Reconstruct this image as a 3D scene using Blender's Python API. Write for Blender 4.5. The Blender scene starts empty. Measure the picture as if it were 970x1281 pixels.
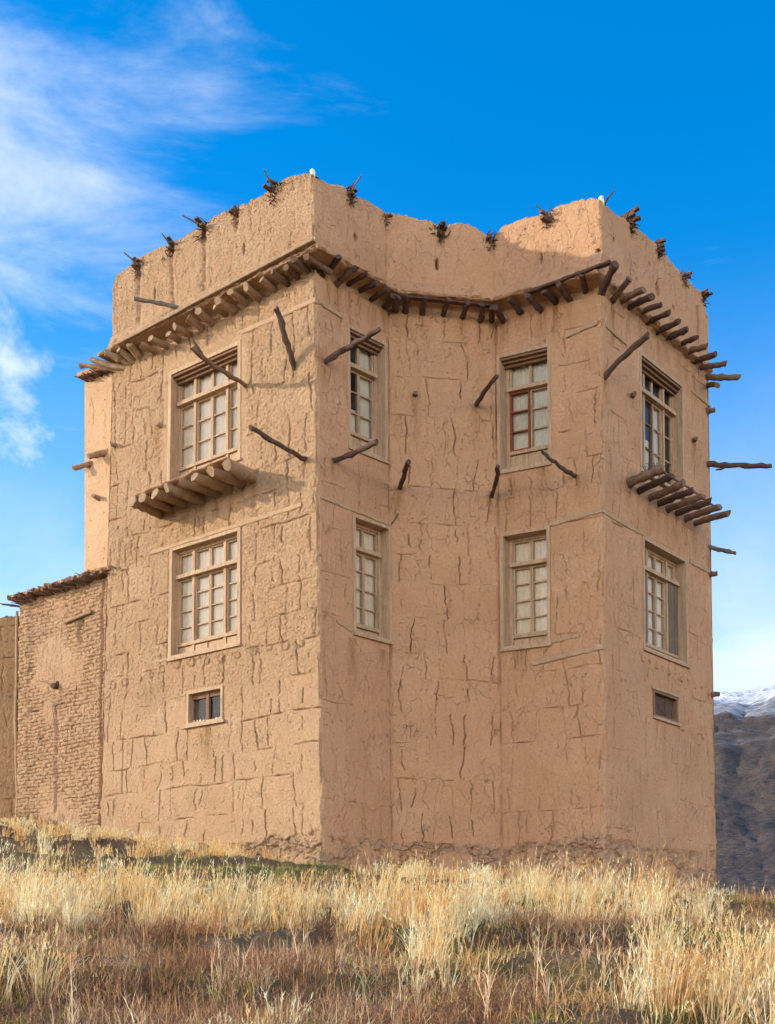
import bpy, math, random
import numpy as np
from mathutils import Vector, Matrix

random.seed(7)
RNG = np.random.default_rng(7)
F, CX, HY = 1445.0, 485.0, 1205.0          # focal length in photo pixels, principal column, horizon row
scene = bpy.context.scene
COL = scene.collection

# ------------------------------------------------------------------ helpers
def sm(a, b, x):
    t = np.clip((x - a) / (b - a), 0, 1)
    return t * t * (3 - 2 * t)

def pnoise(x, y, seed=0):
    """2D gradient noise, about -0.7..0.7"""
    x = np.asarray(x, float); y = np.asarray(y, float)
    xi = np.floor(x).astype(np.int64); yi = np.floor(y).astype(np.int64)
    xf = x - xi; yf = y - yi
    def h(i, j):
        n = (i * 374761393 + j * 668265263 + seed * 1442695041) & 0xffffffff
        n = ((n ^ (n >> 13)) * 1274126177) & 0xffffffff
        return (n ^ (n >> 16)) & 0xffffffff
    def g(i, j, dx, dy):
        a = h(i, j) * (2 * math.pi / 4294967296.0)
        return np.cos(a) * dx + np.sin(a) * dy
    u = xf * xf * xf * (xf * (xf * 6 - 15) + 10)
    v = yf * yf * yf * (yf * (yf * 6 - 15) + 10)
    n00 = g(xi, yi, xf, yf); n10 = g(xi + 1, yi, xf - 1, yf)
    n01 = g(xi, yi + 1, xf, yf - 1); n11 = g(xi + 1, yi + 1, xf - 1, yf - 1)
    return (n00 * (1 - u) + n10 * u) * (1 - v) + (n01 * (1 - u) + n11 * u) * v

def fbm(x, y, seed=0, octv=4, gain=0.5):
    s = 0; a = 1.0
    for o in range(octv):
        s = s + a * pnoise(x * 2 ** o, y * 2 ** o, seed + o * 17)
        a *= gain
    return s

def voronoi(x, y, seed=0, jit=0.85):
    x = np.asarray(x, float); y = np.asarray(y, float)
    xi = np.floor(x).astype(np.int64); yi = np.floor(y).astype(np.int64)
    f1 = np.full(x.shape, 9.0); f2 = np.full(x.shape, 9.0); idv = np.zeros(x.shape)
    for dx in (-1, 0, 1):
        for dy in (-1, 0, 1):
            i = xi + dx; j = yi + dy
            n = (i * 374761393 + j * 668265263 + seed * 1442695041) & 0xffffffff
            n = ((n ^ (n >> 13)) * 1274126177) & 0xffffffff
            n = (n ^ (n >> 16)) & 0xffffffff
            r1 = (n & 0xffff) / 65535.0; r2 = ((n >> 16) & 0xffff) / 65535.0
            d = np.hypot(i + .5 + (r1 - .5) * jit - x, j + .5 + (r2 - .5) * jit - y)
            c = d < f1
            f2 = np.where(c, f1, np.minimum(f2, d)); idv = np.where(c, r1, idv); f1 = np.where(c, d, f1)
    return f1, f2, idv

def raw_mesh(name, verts, quads=None, tris=None, smooth=True):
    me = bpy.data.meshes.new(name)
    verts = np.asarray(verts, np.float32).reshape(-1, 3)
    me.vertices.add(len(verts)); me.vertices.foreach_set('co', verts.ravel())
    loops = []; starts = []; n = 0; parts = []
    if quads is not None and len(quads):
        q = np.asarray(quads, np.int32).reshape(-1, 4); parts.append(q.ravel())
        starts.append(np.arange(len(q)) * 4 + n); n += q.size
    if tris is not None and len(tris):
        t = np.asarray(tris, np.int32).reshape(-1, 3); parts.append(t.ravel())
        starts.append(np.arange(len(t)) * 3 + n); n += t.size
    li = np.concatenate(parts); st = np.concatenate(starts)
    me.loops.add(len(li)); me.loops.foreach_set('vertex_index', li.astype(np.int32))
    me.polygons.add(len(st)); me.polygons.foreach_set('loop_start', st.astype(np.int32))
    me.update(calc_edges=True)
    me.polygons.foreach_set('use_smooth', np.full(len(st), smooth, dtype=bool))
    me.validate()
    return me

def link(name, me, mat, parent=None):
    o = bpy.data.objects.new(name, me); COL.objects.link(o)
    if mat is not None and me is not None and not me.materials: me.materials.append(mat)
    if parent is not None:
        o.parent = parent
        o.matrix_parent_inverse = Matrix.Translation(-WORLD[parent.name])
        WORLD[o.name] = Vector((0, 0, 0)) 
    else:
        WORLD[o.name] = Vector((0, 0, 0))
    return o
WORLD = {}

def empty(name, loc, parent=None):
    o = bpy.data.objects.new(name, None); COL.objects.link(o)
    o.location = loc; o.empty_display_size = .3
    WORLD[o.name] = Vector(loc)
    return o

def tag(o, label=None, cat=None, group=None, kind=None):
    if label: o['label'] = label
    if cat: o['category'] = cat
    if group: o['group'] = group
    if kind: o['kind'] = kind

class MB:
    """collects pieces into one mesh"""
    def __init__(s): s.v = []; s.f = []
    def add(s, verts, faces):
        b = len(s.v); s.v += [tuple(p) for p in verts]; s.f += [tuple(i + b for i in f) for f in faces]
    def build(s, name, mat, parent=None, smooth=False):
        me = bpy.data.meshes.new(name); me.from_pydata(s.v, [], s.f); me.update()
        if smooth:
            me.polygons.foreach_set('use_smooth', np.ones(len(me.polygons), dtype=bool))
            me.set_sharp_from_angle(angle=math.radians(50))
        return link(name, me, mat, parent)

BOXF = [(0, 1, 3, 2), (4, 6, 7, 5), (0, 4, 5, 1), (2, 3, 7, 6), (0, 2, 6, 4), (1, 5, 7, 3)]

def tube(mb, pts, radii, n=8, rough=0.0, rnd=random, caps=True):
    pts = [Vector(p) for p in pts]; verts = []; faces = []
    t0 = (pts[-1] - pts[0]).normalized()
    up = Vector((0, 0, 1)) if abs(t0.z) < .9 else Vector((1, 0, 0))
    ph = rnd.random() * 6
    for i, p in enumerate(pts):
        t = (pts[min(i + 1, len(pts) - 1)] - pts[max(i - 1, 0)]).normalized()
        a = t.cross(up).normalized(); b = t.cross(a)
        for k in range(n):
            an = 2 * math.pi * k / n + ph
            r = radii[i] * (1 + rough * (rnd.random() - .5) * 2)
            verts.append(p + a * math.cos(an) * r + b * math.sin(an) * r)
    m = len(pts)
    for i in range(m - 1):
        for k in range(n):
            faces.append((i * n + k, i * n + (k + 1) % n, (i + 1) * n + (k + 1) % n, (i + 1) * n + k))
    if caps:
        verts.append(pts[0]); c0 = len(verts) - 1
        verts.append(pts[-1]); c1 = len(verts) - 1
        for k in range(n):
            faces.append((c0, (k + 1) % n, k)); faces.append((c1, (m - 1) * n + k, (m - 1) * n + (k + 1) % n))
    mb.add(verts, faces)

def log_mesh(p0, p1, r0, r1, bend=.03, rough=.06, rings=9, n=12, knots=True):
    rough = max(rough, .10); rings += 4; bend *= 1.35
    p0 = Vector(p0); p1 = Vector(p1); L = (p1 - p0).length
    d = (p1 - p0).normalized(); a = d.cross(Vector((0, 0, 1)))
    a = a.normalized() if a.length > .1 else Vector((1, 0, 0)); b = d.cross(a)
    ba, bb = random.uniform(-1, 1) * bend * L, random.uniform(-1, 1) * bend * L
    pts = []; rad = []
    for i in range(rings):
        t = i / (rings - 1)
        s = math.sin(math.pi * t)
        pts.append(p0 + (p1 - p0) * t + a * (ba * s + random.uniform(-1, 1) * bend * L * .2) + b * (bb * s + random.uniform(-1, 1) * bend * L * .2))
        r = r0 + (r1 - r0) * t
        if knots and random.random() < .2: r *= random.uniform(1.06, 1.28)
        rad.append(r * random.uniform(.92, 1.07))
    mb = MB(); tube(mb, pts, rad, n, rough)
    # broken, slanting end
    k = random.uniform(-.5, .5), random.uniform(-.5, .5)
    m_ = rings - 1
    for j in range(n):
        v = Vector(mb.v[m_ * n + j]); o_ = v - pts[-1]
        mb.v[m_ * n + j] = tuple(v + d * (o_.dot(a) * k[0] + o_.dot(b) * k[1] + random.uniform(-.15, .15) * r1))
    return mb

# ------------------------------------------------------------------ materials
def new_mat(name):
    m = bpy.data.materials.new(name); m.use_nodes = True
    nt = m.node_tree; nt.nodes.clear()
    out = nt.nodes.new('ShaderNodeOutputMaterial'); p = nt.nodes.new('ShaderNodeBsdfPrincipled')
    nt.links.new(p.outputs[0], out.inputs[0]); p.inputs['Roughness'].default_value = .9
    p.inputs['Specular IOR Level'].default_value = .25
    return m, nt, p, out

def nd(nt, t, **kw):
    n = nt.nodes.new(t)
    for k, v in kw.items(): setattr(n, k, v)
    return n

def coords(nt, scale=(1, 1, 1), loc=(0, 0, 0)):
    tc = nd(nt, 'ShaderNodeTexCoord'); mp = nd(nt, 'ShaderNodeMapping')
    mp.inputs['Scale'].default_value = scale; mp.inputs['Location'].default_value = loc
    nt.links.new(tc.outputs['Object'], mp.inputs[0]); return mp.outputs[0]

def noise(nt, vec, scale, detail=4, rough=.55, dist=0):
    n = nd(nt, 'ShaderNodeTexNoise'); n.inputs['Scale'].default_value = scale
    n.inputs['Detail'].default_value = detail; n.inputs['Roughness'].default_value = rough
    n.inputs['Distortion'].default_value = dist
    nt.links.new(vec, n.inputs['Vector']); return n.outputs['Fac']

def maprange(nt, v, a, b, c=0., d=1., smooth=False):
    n = nd(nt, 'ShaderNodeMapRange'); n.clamp = True
    if smooth: n.interpolation_type = 'SMOOTHSTEP'
    for i, x in zip(range(1, 5), (a, b, c, d)): n.inputs[i].default_value = x
    nt.links.new(v, n.inputs[0]); return n.outputs[0]

def mixc(nt, fac, a, b, mode='MIX'):
    n = nd(nt, 'ShaderNodeMix'); n.data_type = 'RGBA'; n.blend_type = mode
    if hasattr(fac, 'type'): nt.links.new(fac, n.inputs[0])
    else: n.inputs[0].default_value = fac
    for s, x in ((6, a), (7, b)):
        if hasattr(x, 'type'): nt.links.new(x, n.inputs[s])
        else: n.inputs[s].default_value = (*x, 1) if len(x) == 3 else x
    return n.outputs[2]

def mathn(nt, op, a, b=0.):
    n = nd(nt, 'ShaderNodeMath', operation=op)
    for s, x in ((0, a), (1, b)):
        if hasattr(x, 'type'): nt.links.new(x, n.inputs[s])
        else: n.inputs[s].default_value = x
    return n.outputs[0]

def bump(nt, p, h, dist, strength=1., prev=None):
    b = nd(nt, 'ShaderNodeBump'); b.inputs['Distance'].default_value = dist; b.inputs['Strength'].default_value = strength
    nt.links.new(h, b.inputs['Height'])
    if prev is not None: nt.links.new(prev, b.inputs['Normal'])
    nt.links.new(b.outputs[0], p.inputs['Normal']); return b.outputs[0]

def mul(c, k): return tuple(x * k for x in c)

def mud_mat(name, base, streak=.5, micro=1.0, hairk=1.0):
    m, nt, p, _ = new_mat(name)
    v = coords(nt)
    c = mixc(nt, maprange(nt, noise(nt, v, .55, 5, .6), .3, .7), mul(base, .86), mul(base, 1.1))
    pink = (base[0] * 1.04, base[1] * .93, base[2] * .9)
    c = mixc(nt, maprange(nt, noise(nt, coords(nt, loc=(7, 3, 1)), 1.3, 4), .45, .7, 0, .7), c, pink)
    vs = coords(nt, (3.2, 3.2, .22))
    c = mixc(nt, maprange(nt, noise(nt, vs, 2.2, 5, .6), .5, .75, 0, streak), c, (base[0] * .80, base[1] * .74, base[2] * .62))
    pv = nd(nt, 'ShaderNodeTexVoronoi'); pv.inputs['Scale'].default_value = 1.25; nt.links.new(coords(nt, (1, 1, 1.35)), pv.inputs['Vector'])
    ps = nd(nt, 'ShaderNodeSeparateColor'); nt.links.new(pv.outputs['Color'], ps.inputs[0])
    c = mixc(nt, mathn(nt, 'MULTIPLY', ps.outputs[0], .5), c, (base[0] * 1.12, base[1] * 1.16, base[2] * 1.22))
    c = mixc(nt, mathn(nt, 'MULTIPLY', ps.outputs[1], .42), c, (base[0] * .84, base[1] * .76, base[2] * .70))
    c = mixc(nt, maprange(nt, noise(nt, v, 24, 4, .65), .40, .66, 0, .75), c, mul(base, .80))
    c = mixc(nt, maprange(nt, noise(nt, v, 7, 6, .65), .56, .72, 0, .55), c, (base[0] * .84, base[1] * .80, base[2] * .74))
    c = mixc(nt, maprange(nt, noise(nt, v, 55, 3), .64, .72, 0, .5), c, mul(base, .62))
    c = mixc(nt, maprange(nt, noise(nt, v, 95, 2), .60, .70, 0, .5), c, (base[0] * 1.35, base[1] * 1.35, base[2] * 1.3))
    at = nd(nt, 'ShaderNodeAttribute'); at.attribute_name = 'Wear'; sp = nd(nt, 'ShaderNodeSeparateColor'); nt.links.new(at.outputs['Color'], sp.inputs[0])
    c = mixc(nt, mathn(nt, 'MULTIPLY', sp.outputs[0], 1.0), c, (base[0] * .46, base[1] * .36, base[2] * .20))
    sc = mixc(nt, sp.outputs[2], (.20, .125, .08), (.40, .30, .21))
    sc = mixc(nt, maprange(nt, noise(nt, v, 30, 4), .4, .7, 0, .5), sc, (.46, .30, .18))
    c = mixc(nt, mathn(nt, 'MULTIPLY', sp.outputs[1], .55), c, sc)
    nt.links.new(c, p.inputs['Base Color'])
    # hairline shrinkage cracks as relief
    wv = nd(nt, 'ShaderNodeVectorMath', operation='MULTIPLY_ADD')
    nz = nd(nt, 'ShaderNodeTexNoise'); nz.inputs['Scale'].default_value = 3.0; nz.inputs['Detail'].default_value = 5; nt.links.new(v, nz.inputs['Vector'])
    nt.links.new(nz.outputs['Color'], wv.inputs[0]); wv.inputs[1].default_value = (.35, .35, .35); nt.links.new(coords(nt, (1.25, 1.25, .42)), wv.inputs[2])
    vo = nd(nt, 'ShaderNodeTexVoronoi'); vo.feature = 'DISTANCE_TO_EDGE'; vo.inputs['Scale'].default_value = 3.6; nt.links.new(wv.outputs[0], vo.inputs['Vector'])
    hair = mathn(nt, 'MULTIPLY', maprange(nt, vo.outputs['Distance'], .0, .013, 1, 0), maprange(nt, noise(nt, coords(nt, loc=(3, 9, 4)), 1.6, 3), .42, .56))
    b0 = bump(nt, p, hair, -.040, 1.0 * hairk)
    b1 = bump(nt, p, noise(nt, v, 22, 7, .7), .042 * micro, 1.0, b0)
    bump(nt, p, noise(nt, v, 90, 3, .65), .010 * micro, .9, b1)
    p.inputs['Roughness'].default_value = .95; p.inputs['Specular IOR Level'].default_value = .1
    return m

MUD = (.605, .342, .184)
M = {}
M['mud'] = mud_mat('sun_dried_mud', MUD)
M['mud_rough'] = mud_mat('flaking_sunlit_mud', (.60, .376, .212), .4, 1.5, .9)  # rough mud of A; base made lighter and yellower for its sunlit look
M['mud_smooth'] = mud_mat('smooth_pale_mud', (.60, .375, .21), .3, .6, .4)
M['mud_ledge'] = mud_mat('ledge_mud', mul(MUD, .98), .5)
M['brick'] = mud_mat('mud_brick', (.50, .31, .175), .35, 1.0)
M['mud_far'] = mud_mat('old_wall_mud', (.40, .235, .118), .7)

def wood_mat(name, base, contrast=.5, scale=(6, 6, 6), spec=.15, rough=.8):
    m, nt, p, _ = new_mat(name)
    v = coords(nt, scale)
    c = mixc(nt, maprange(nt, noise(nt, v, 1.2, 5, .65, .6), .3, .7), mul(base, 1 - contrast), mul(base, 1.15))
    c = mixc(nt, maprange(nt, noise(nt, coords(nt), 18, 4), .5, .75, 0, .6), c, mul(base, .6))
    c = mixc(nt, maprange(nt, noise(nt, coords(nt), 3.5, 3), .55, .75, 0, .4), c, (base[0] * 1.1 + .03, base[1] * 1.05 + .03, base[2] + .025))
    nt.links.new(c, p.inputs['Base Color'])
    bump(nt, p, noise(nt, coords(nt, (30, 30, 30)), 1.5, 5, .7), .02, 1.0)
    p.inputs['Roughness'].default_value = rough; p.inputs['Specular IOR Level'].default_value = spec
    return m
M['wood'] = wood_mat('weathered_window_wood', (.54, .355, .21), .38, (16, 16, 1.2))
M['wood_brown'] = wood_mat('brown_window_wood', (.25, .135, .075), .3, (14, 14, 1.5))
M['wood_red'] = wood_mat('red_brown_wood', (.28, .085, .035), .25, (14, 14, 1.5))
M['wood_grey'] = wood_mat('grey_shutter_wood', (.20, .145, .10), .4, (14, 14, 1.5))
M['log_pale'] = wood_mat('pale_log', (.40, .255, .145), .35)
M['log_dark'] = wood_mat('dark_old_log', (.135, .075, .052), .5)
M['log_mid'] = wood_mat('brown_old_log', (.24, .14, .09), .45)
M['log_grey'] = wood_mat('grey_pole', (.22, .175, .135), .4)
M['beam'] = wood_mat('mud_smeared_beam', (.46, .292, .165), .2, (5, 5, 5))
M['brush'] = wood_mat('dry_brushwood', (.16, .095, .06), .5, (9, 9, 9))

def plain(name, col, rough=.7, var=.15, scale=20):
    m, nt, p, _ = new_mat(name)
    c = mixc(nt, noise(nt, coords(nt), scale, 3), mul(col, 1 - var), mul(col, 1 + var))
    nt.links.new(c, p.inputs['Base Color']); p.inputs['Roughness'].default_value = rough
    return m
M['white'] = plain('chalky_white', (.75, .68, .5), .7, .15)
M['curtain'] = plain('pale_cloth', (.76, .61, .43), .9, .06, 8)
M['curtain_green'] = plain('grey_green_cloth', (.60, .53, .40), .9, .15, 5)
M['room'] = plain('painted_room_shade', (.06, .042, .03), .9, .3, 2)  # near-black: the shade inside the rooms is put into the colour

def glass_mat(name='dusty_window_glass', refl=.8, dust=.3):
    m, nt, p, out = new_mat(name)
    tr = nd(nt, 'ShaderNodeBsdfTransparent'); tr.inputs[0].default_value = (.93, .94, .93, 1)
    gl = nd(nt, 'ShaderNodeBsdfGlossy'); gl.inputs['Roughness'].default_value = .06
    fr = nd(nt, 'ShaderNodeFresnel'); fr.inputs[0].default_value = 1.5
    mx = nd(nt, 'ShaderNodeMixShader'); nt.links.new(mathn(nt, 'MULTIPLY', fr.outputs[0], refl), mx.inputs[0])
    nt.links.new(tr.outputs[0], mx.inputs[1]); nt.links.new(gl.outputs[0], mx.inputs[2])
    p.inputs['Base Color'].default_value = (.55, .5, .42, 1)
    dm = nd(nt, 'ShaderNodeMixShader')
    nt.links.new(maprange(nt, noise(nt, coords(nt), 6, 4), .4, .8, dust * .2, dust), dm.inputs[0])
    nt.links.new(mx.outputs[0], dm.inputs[1]); nt.links.new(p.outputs[0], dm.inputs[2])
    nt.links.new(dm.outputs[0], out.inputs[0]); return m
M['glass'] = glass_mat()
M['glass_clear'] = glass_mat('clear_window_glass', .8, .08)

def vcol_mat(name, transl=.3, rough=.7):
    m, nt, p, out = new_mat(name)
    a = nd(nt, 'ShaderNodeAttribute'); a.attribute_name = 'Col'
    nt.links.new(a.outputs['Color'], p.inputs['Base Color'])
    p.inputs['Roughness'].default_value = rough; p.inputs['Specular IOR Level'].default_value = .2
    t = nd(nt, 'ShaderNodeBsdfTranslucent'); nt.links.new(a.outputs['Color'], t.inputs[0])
    mx = nd(nt, 'ShaderNodeMixShader'); mx.inputs[0].default_value = transl
    nt.links.new(p.outputs[0], mx.inputs[1]); nt.links.new(t.outputs[0], mx.inputs[2])
    nt.links.new(mx.outputs[0], out.inputs[0]); return m

# ------------------------------------------------------------------ plan of the house
def xat(px, d): return (px - CX) / F * d
def zat(py, d): return (HY - py) / F * d
# corner: column at base / column at eaves, depth, depth growth (the walls batter inwards), z of the eaves
COR = [dict(b=121, t=141, d=22.92, g=.05, z=11.78),
       dict(b=405, t=395, d=19.27, g=.14, z=11.58),
       dict(b=491, t=486, d=20.76, g=.16, z=11.80),
       dict(b=629, t=620.5, d=20.97, g=.16, z=11.76),
       dict(b=757.5, t=754, d=19.65, g=.12, z=11.46),
       dict(b=898, t=886.5, d=23.09, g=.08, z=11.66)]
ZB = 0.45
for c in COR:
    c['B'] = Vector((xat(c['b'], c['d']), c['d'], ZB))
    c['T'] = Vector((xat(c['t'], c['d'] + c['g']), c['d'] + c['g'], c['z']))
# hidden back corners
aD = (COR[0]['B'] - COR[1]['B']).normalized(); bD = Vector((-aD.y * -1, aD.x * -1, 0))
bD = Vector((aD.y, -aD.x, 0))
Cb = COR[0]['B'] + bD * 7.7
COR.append(dict(B=Cb, T=Vector((Cb.x, Cb.y, 11.7))))   # index 6: back left

class Face:
    def __init__(s, p00, p10, p01, p11):
        s.p00, s.p10, s.p01, s.p11 = [np.array(p, float) for p in (p00, p10, p01, p11)]
        s.L = (np.linalg.norm(s.p10 - s.p00) + np.linalg.norm(s.p11 - s.p01)) / 2
        s.H = (s.p01[2] - s.p00[2] + s.p11[2] - s.p10[2]) / 2
        e = s.p10 - s.p00; h = s.p01 - s.p00
        n = np.cross(e, h); n /= np.linalg.norm(n)
        c = (s.p00 + s.p11) / 2
        s.n = n
    def P(s, u, v, d=0.):
        a = np.asarray(u, float)[..., None] / s.L; t = np.asarray(v, float)[..., None] / s.H
        q = (s.p00 * (1 - a) + s.p10 * a) * (1 - t) + (s.p01 * (1 - a) + s.p11 * a) * t
        return q + s.n * np.asarray(d, float)[..., None]
    def uv(s, px, py, d=0.):
        """surface coordinates of the wall point seen at a photo pixel"""
        u, v = s.L / 2, s.H / 2
        def f(u, v):
            q = s.P(u, v, d); return np.array([CX + F * q[0] / q[1] - px, HY - F * q[2] / q[1] - py])
        for _ in range(12):
            r = f(u, v); e = 1e-3
            J = np.stack([(f(u + e, v) - r) / e, (f(u, v + e) - r) / e], 1)
            du = np.linalg.solve(J, -r); u += du[0]; v += du[1]
        return float(u), float(v)
    def pt(s, u, v, d=0.): return Vector(s.P(u, v, d))

def off_at(px, py, face, d):
    """the point d metres out from a wall that a pole tip seen at a pixel has"""
    u, v = face.uv(px, py, d); return face.pt(u, v, d)

FC = {}
for nm, i, j in (('A', 0, 1), ('B', 1, 2), ('C', 2, 3), ('D', 3, 4), ('E', 4, 5)):
    FC[nm] = Face(COR[i]['B'], COR[j]['B'], COR[i]['T'], COR[j]['T'])
def hn(k): n = FC[k].n; v = Vector((n[0], n[1], 0)); return v.normalized()
def mitre(n1, n2): return (n1 + n2) / (1 + n1.dot(n2))
NL = -aD.copy(); NL = Vector((aD.x, aD.y, 0)); NR = bD.copy()
MIT = [mitre(NL, hn('A')), mitre(hn('A'), hn('B')), mitre(hn('B'), hn('C')), mitre(hn('C'), hn('D')), mitre(hn('D'), hn('E')), mitre(hn('E'), NR)]

# ------------------------------------------------------------------ windows: rectangles on the walls
WIN = {}
def win(key, face, tl, tr, br, bl, **kw):
    f = FC[face]; q = [f.uv(*p) for p in (tl, tr, br, bl)]
    WIN[key] = dict(face=face, u0=(q[0][0] + q[3][0]) / 2, u1=(q[1][0] + q[2][0]) / 2, v0=(q[2][1] + q[3][1]) / 2, v1=(q[0][1] + q[1][1]) / 2, **kw)
win('A_up', 'A', (212, 467), (301, 425), (302, 572), (211, 607), cols=(1, 2, 1), rows=3, depth=.21, top=.26, bot=.12, crown=True)
win('A_low', 'A', (212, 687), (301, 658), (301, 804), (213.5, 826), cols=(1, 2, 1), rows=4, depth=.15, top=.25, bot=.10)
win('B_up', 'B', (434.5, 403), (482, 431), (485, 580), (435.5, 557), cols=(2,), rows=3, depth=.2, top=.27, bot=.15, crown=True)
win('B_low', 'B', (442, 641), (488.5, 661), (488.5, 806), (442, 789), cols=(2,), rows=4, depth=.2, top=.24, bot=.08)
win('D_up', 'D', (622, 449), (688, 426), (691, 574), (625, 596), cols=(2,), rows=3, depth=.22, top=.27, bot=.16, crown=True)
win('D_low', 'D', (627, 671), (688, 655), (689, 801), (628, 817), cols=(2,), rows=4, depth=.22, top=.25, bot=.1)
win('E_up', 'E', (801, 440), (855, 482), (855, 625), (800, 588), cols=(1, 2, 1), rows=3, depth=.2, top=.24, bot=.08, crown=True)
win('E_low', 'E', (805, 671), (861, 702), (858, 835), (804, 808), cols=(1, 2, 1), rows=4, depth=.2, top=.22, bot=.07)
win('A_small', 'A', (234.5, 867), (279, 857), (279, 901), (234.5, 908), small=True, depth=.22)
win('E_small', 'E', (817.5, 862), (848, 874), (847, 905), (817, 896), small=True, depth=.1)

# ------------------------------------------------------------------ wall surfaces
RES = .0125
def lin_marks(face, pts): return [FC[face].uv(*p) for p in pts]

KNOBS = {'A': [((x, y), random.Random(x).uniform(.055, .085), .016) for x, y in ((143, 858), (158, 854), (176, 849), (190, 845), (204, 838), (222, 832), (241, 829), (260, 827), (278, 824), (298, 820), (318, 815), (338, 811), (358, 808), (378, 805))],
         'E': [((804 + i * 8.2, 825 + i * 4.2), .05, -.03 if i % 2 else .03) for i in range(11)]}
HOLES = {'B': [], 'A': [], 'C': [((521, 493), .05, .05)], 'D': [], 'E': []}
GROOVES = {}

def surface(face, key, v0, v1, lo_idx, hi_idx, rough, crack, seed, windows=(), top=None, stone=None, mask_bottom=None, holes=(), knobs=(), grooves=(), course=.52, extra=None, dense=True, stains=(), res=RES):
    """one wall skin as a fine grid with real relief: courses, cracks, flakes, stones, cut openings"""
    f = FC[face] if isinstance(face, str) else face
    nu = int(f.L / res) + 1; nv = int((v1 - v0) / res) + 1
    U1 = np.linspace(0, f.L, nu); V1 = np.linspace(v0, v1, nv)
    U, V = np.meshgrid(U1, V1)
    if top is not None:
        tv = np.interp(U1, top[0], top[1]) + .045 * fbm(U1 * 3.1, U1 * 0 + seed, seed, 6, .62) + .03 * pnoise(U1 * 14, U1 * 0, seed + 3)
        V = v0 + (V - v0) * ((tv - v0) / (v1 - v0))[None, :]
    D = np.zeros_like(U)
    # large undulation
    D += .02 * fbm(U * .7, V * .7, seed) 
    rmask = rough(U, V) if callable(rough) else np.full_like(U, rough)
    # cracks
    rnd = random.Random(seed)
    mind = np.full_like(U, 9.0)
    cr = np.zeros_like(U)
    y = v0 - rnd.random() * .3; lines = []
    while y < v1 + .5:
        lines.append(y); y += course * rnd.uniform(.8, 1.25)
    for k, y0 in enumerate(lines):
        yl = y0 + .03 * fbm(U1 * .9, U1 * 0 + k * 3.7, seed + 5, 4) * 2
        d = np.abs(V - yl[None, :])
        m = sm(-.12, .22, pnoise(U * 1.3, U * 0 + k * 7.1, seed + 9) + .1 * pnoise(U * 9, U * 0 + k, seed))
        w = (.0048 if dense else .0034) + .003 * m
        m2 = m * (.2 + .8 * sm(-.25, .2, pnoise(U * 3.1, U * 0 + k * 3.3, seed + 8)))
        cr = np.maximum(cr, (1 if dense else .7) * crack * m2 * np.exp(-(d / w) ** 2) * (.5 + .5 * rnd.random()))
        mind = np.minimum(mind, d + .06 * (1 - m))
        if k + 1 < len(lines):
            y1 = lines[k + 1]; x = rnd.random() * .4
            r0, r1 = np.searchsorted(V1, [y0 - .05, y1 + .05])
            if r1 - r0 < 3: continue
            while x < f.L:
                hgt = rnd.choice((1, 1, 1, .6, .45)); st = rnd.random() * (1 - hgt)
                Vs = V[r0:r1]; Us = U[r0:r1]
                xs = x + .075 * fbm(Vs * 1.6 + x * 13, Vs * 0 + k, seed + 21, 6, .66) + .12 * rnd.uniform(-1, 1) * (Vs - y0)
                t = (Vs - y0) / (y1 - y0)
                band = sm(st - .03, st + .06, t) * (1 - sm(st + hgt - .08, st + hgt + .03, t))
                dd = np.abs(Us - xs)
                w = rnd.uniform(.0035, .008 if dense else .006) * (.5 + .9 * sm(-.3, .3, pnoise(Vs * 4, Vs * 0 + x * 9, seed + 22))); st2 = rnd.uniform(.25, 1.2)
                cr[r0:r1] = np.maximum(cr[r0:r1], crack * st2 * band * np.exp(-(dd / w) ** 2))
                mind[r0:r1] = np.minimum(mind[r0:r1], dd + .09 * (1 - band))
                x += rnd.choice((.17, .3, .42, .55, .8)) * rnd.uniform(.8, 1.2) * (1 if dense else 1.35)
    D += .013 * (1 - np.exp(-mind / .03)) * (.08 + .92 * rmask)
    # flakes and chips
    wx = U + .05 * fbm(U * 6, V * 6, seed + 30, 2); wy = V + .05 * fbm(U * 6, V * 6, seed + 33, 2)
    f1, f2, idv = voronoi(wx * 12, wy * 12, seed + 40)
    D += rmask * (.013 * (idv - .5) + .010 * (sm(.0, .25, f2 - f1) - .5))
    D += rmask * (.010 * fbm(U * 4.5, V * 4.5, seed + 50, 2, .6) + .014 * fbm(U * 15, V * 15, seed + 52, 3, .65))
    D += .006 * fbm(U * 9, V * 9, seed + 51, 2)
    # small pock marks
    f1, f2, idv = voronoi(U * 4.3, V * 4.3, seed + 60)
    D -= .03 * np.exp(-(f1 / .055) ** 2) * (idv > .62)
    if extra is not None: D += extra(U, V)
    for (u, v, r, h) in knobs:
        q = np.hypot(U - u, V - v) / r
        D += np.where(q < 1.35, (h * np.sqrt(np.clip(1 - q ** 4, 0, 1)) - .022 * np.exp(-((q - 1.08) / .14) ** 2)), 0)
    for (u, v, ru, rv, dep) in holes:
        q = np.hypot((U - u) / ru, (V - v) / rv) + .25 * pnoise(U * 25, V * 25, seed + 4)
        D -= dep * (1 - sm(.7, 1.1, q))
    for (u, va, vb, w, dep) in grooves:
        uu = u + .04 * fbm(V * 2, V * 0 + u, seed + 70, 3)
        band = sm(va - .1, va + .15, V) * (1 - sm(vb - .1, vb + .05, V)) if vb > va else 0
        D -= dep * band * np.exp(-((U - uu) / w) ** 2)
    D -= .10 * cr
    wear = np.zeros(U.shape + (4,)); wear[..., 3] = 1
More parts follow.
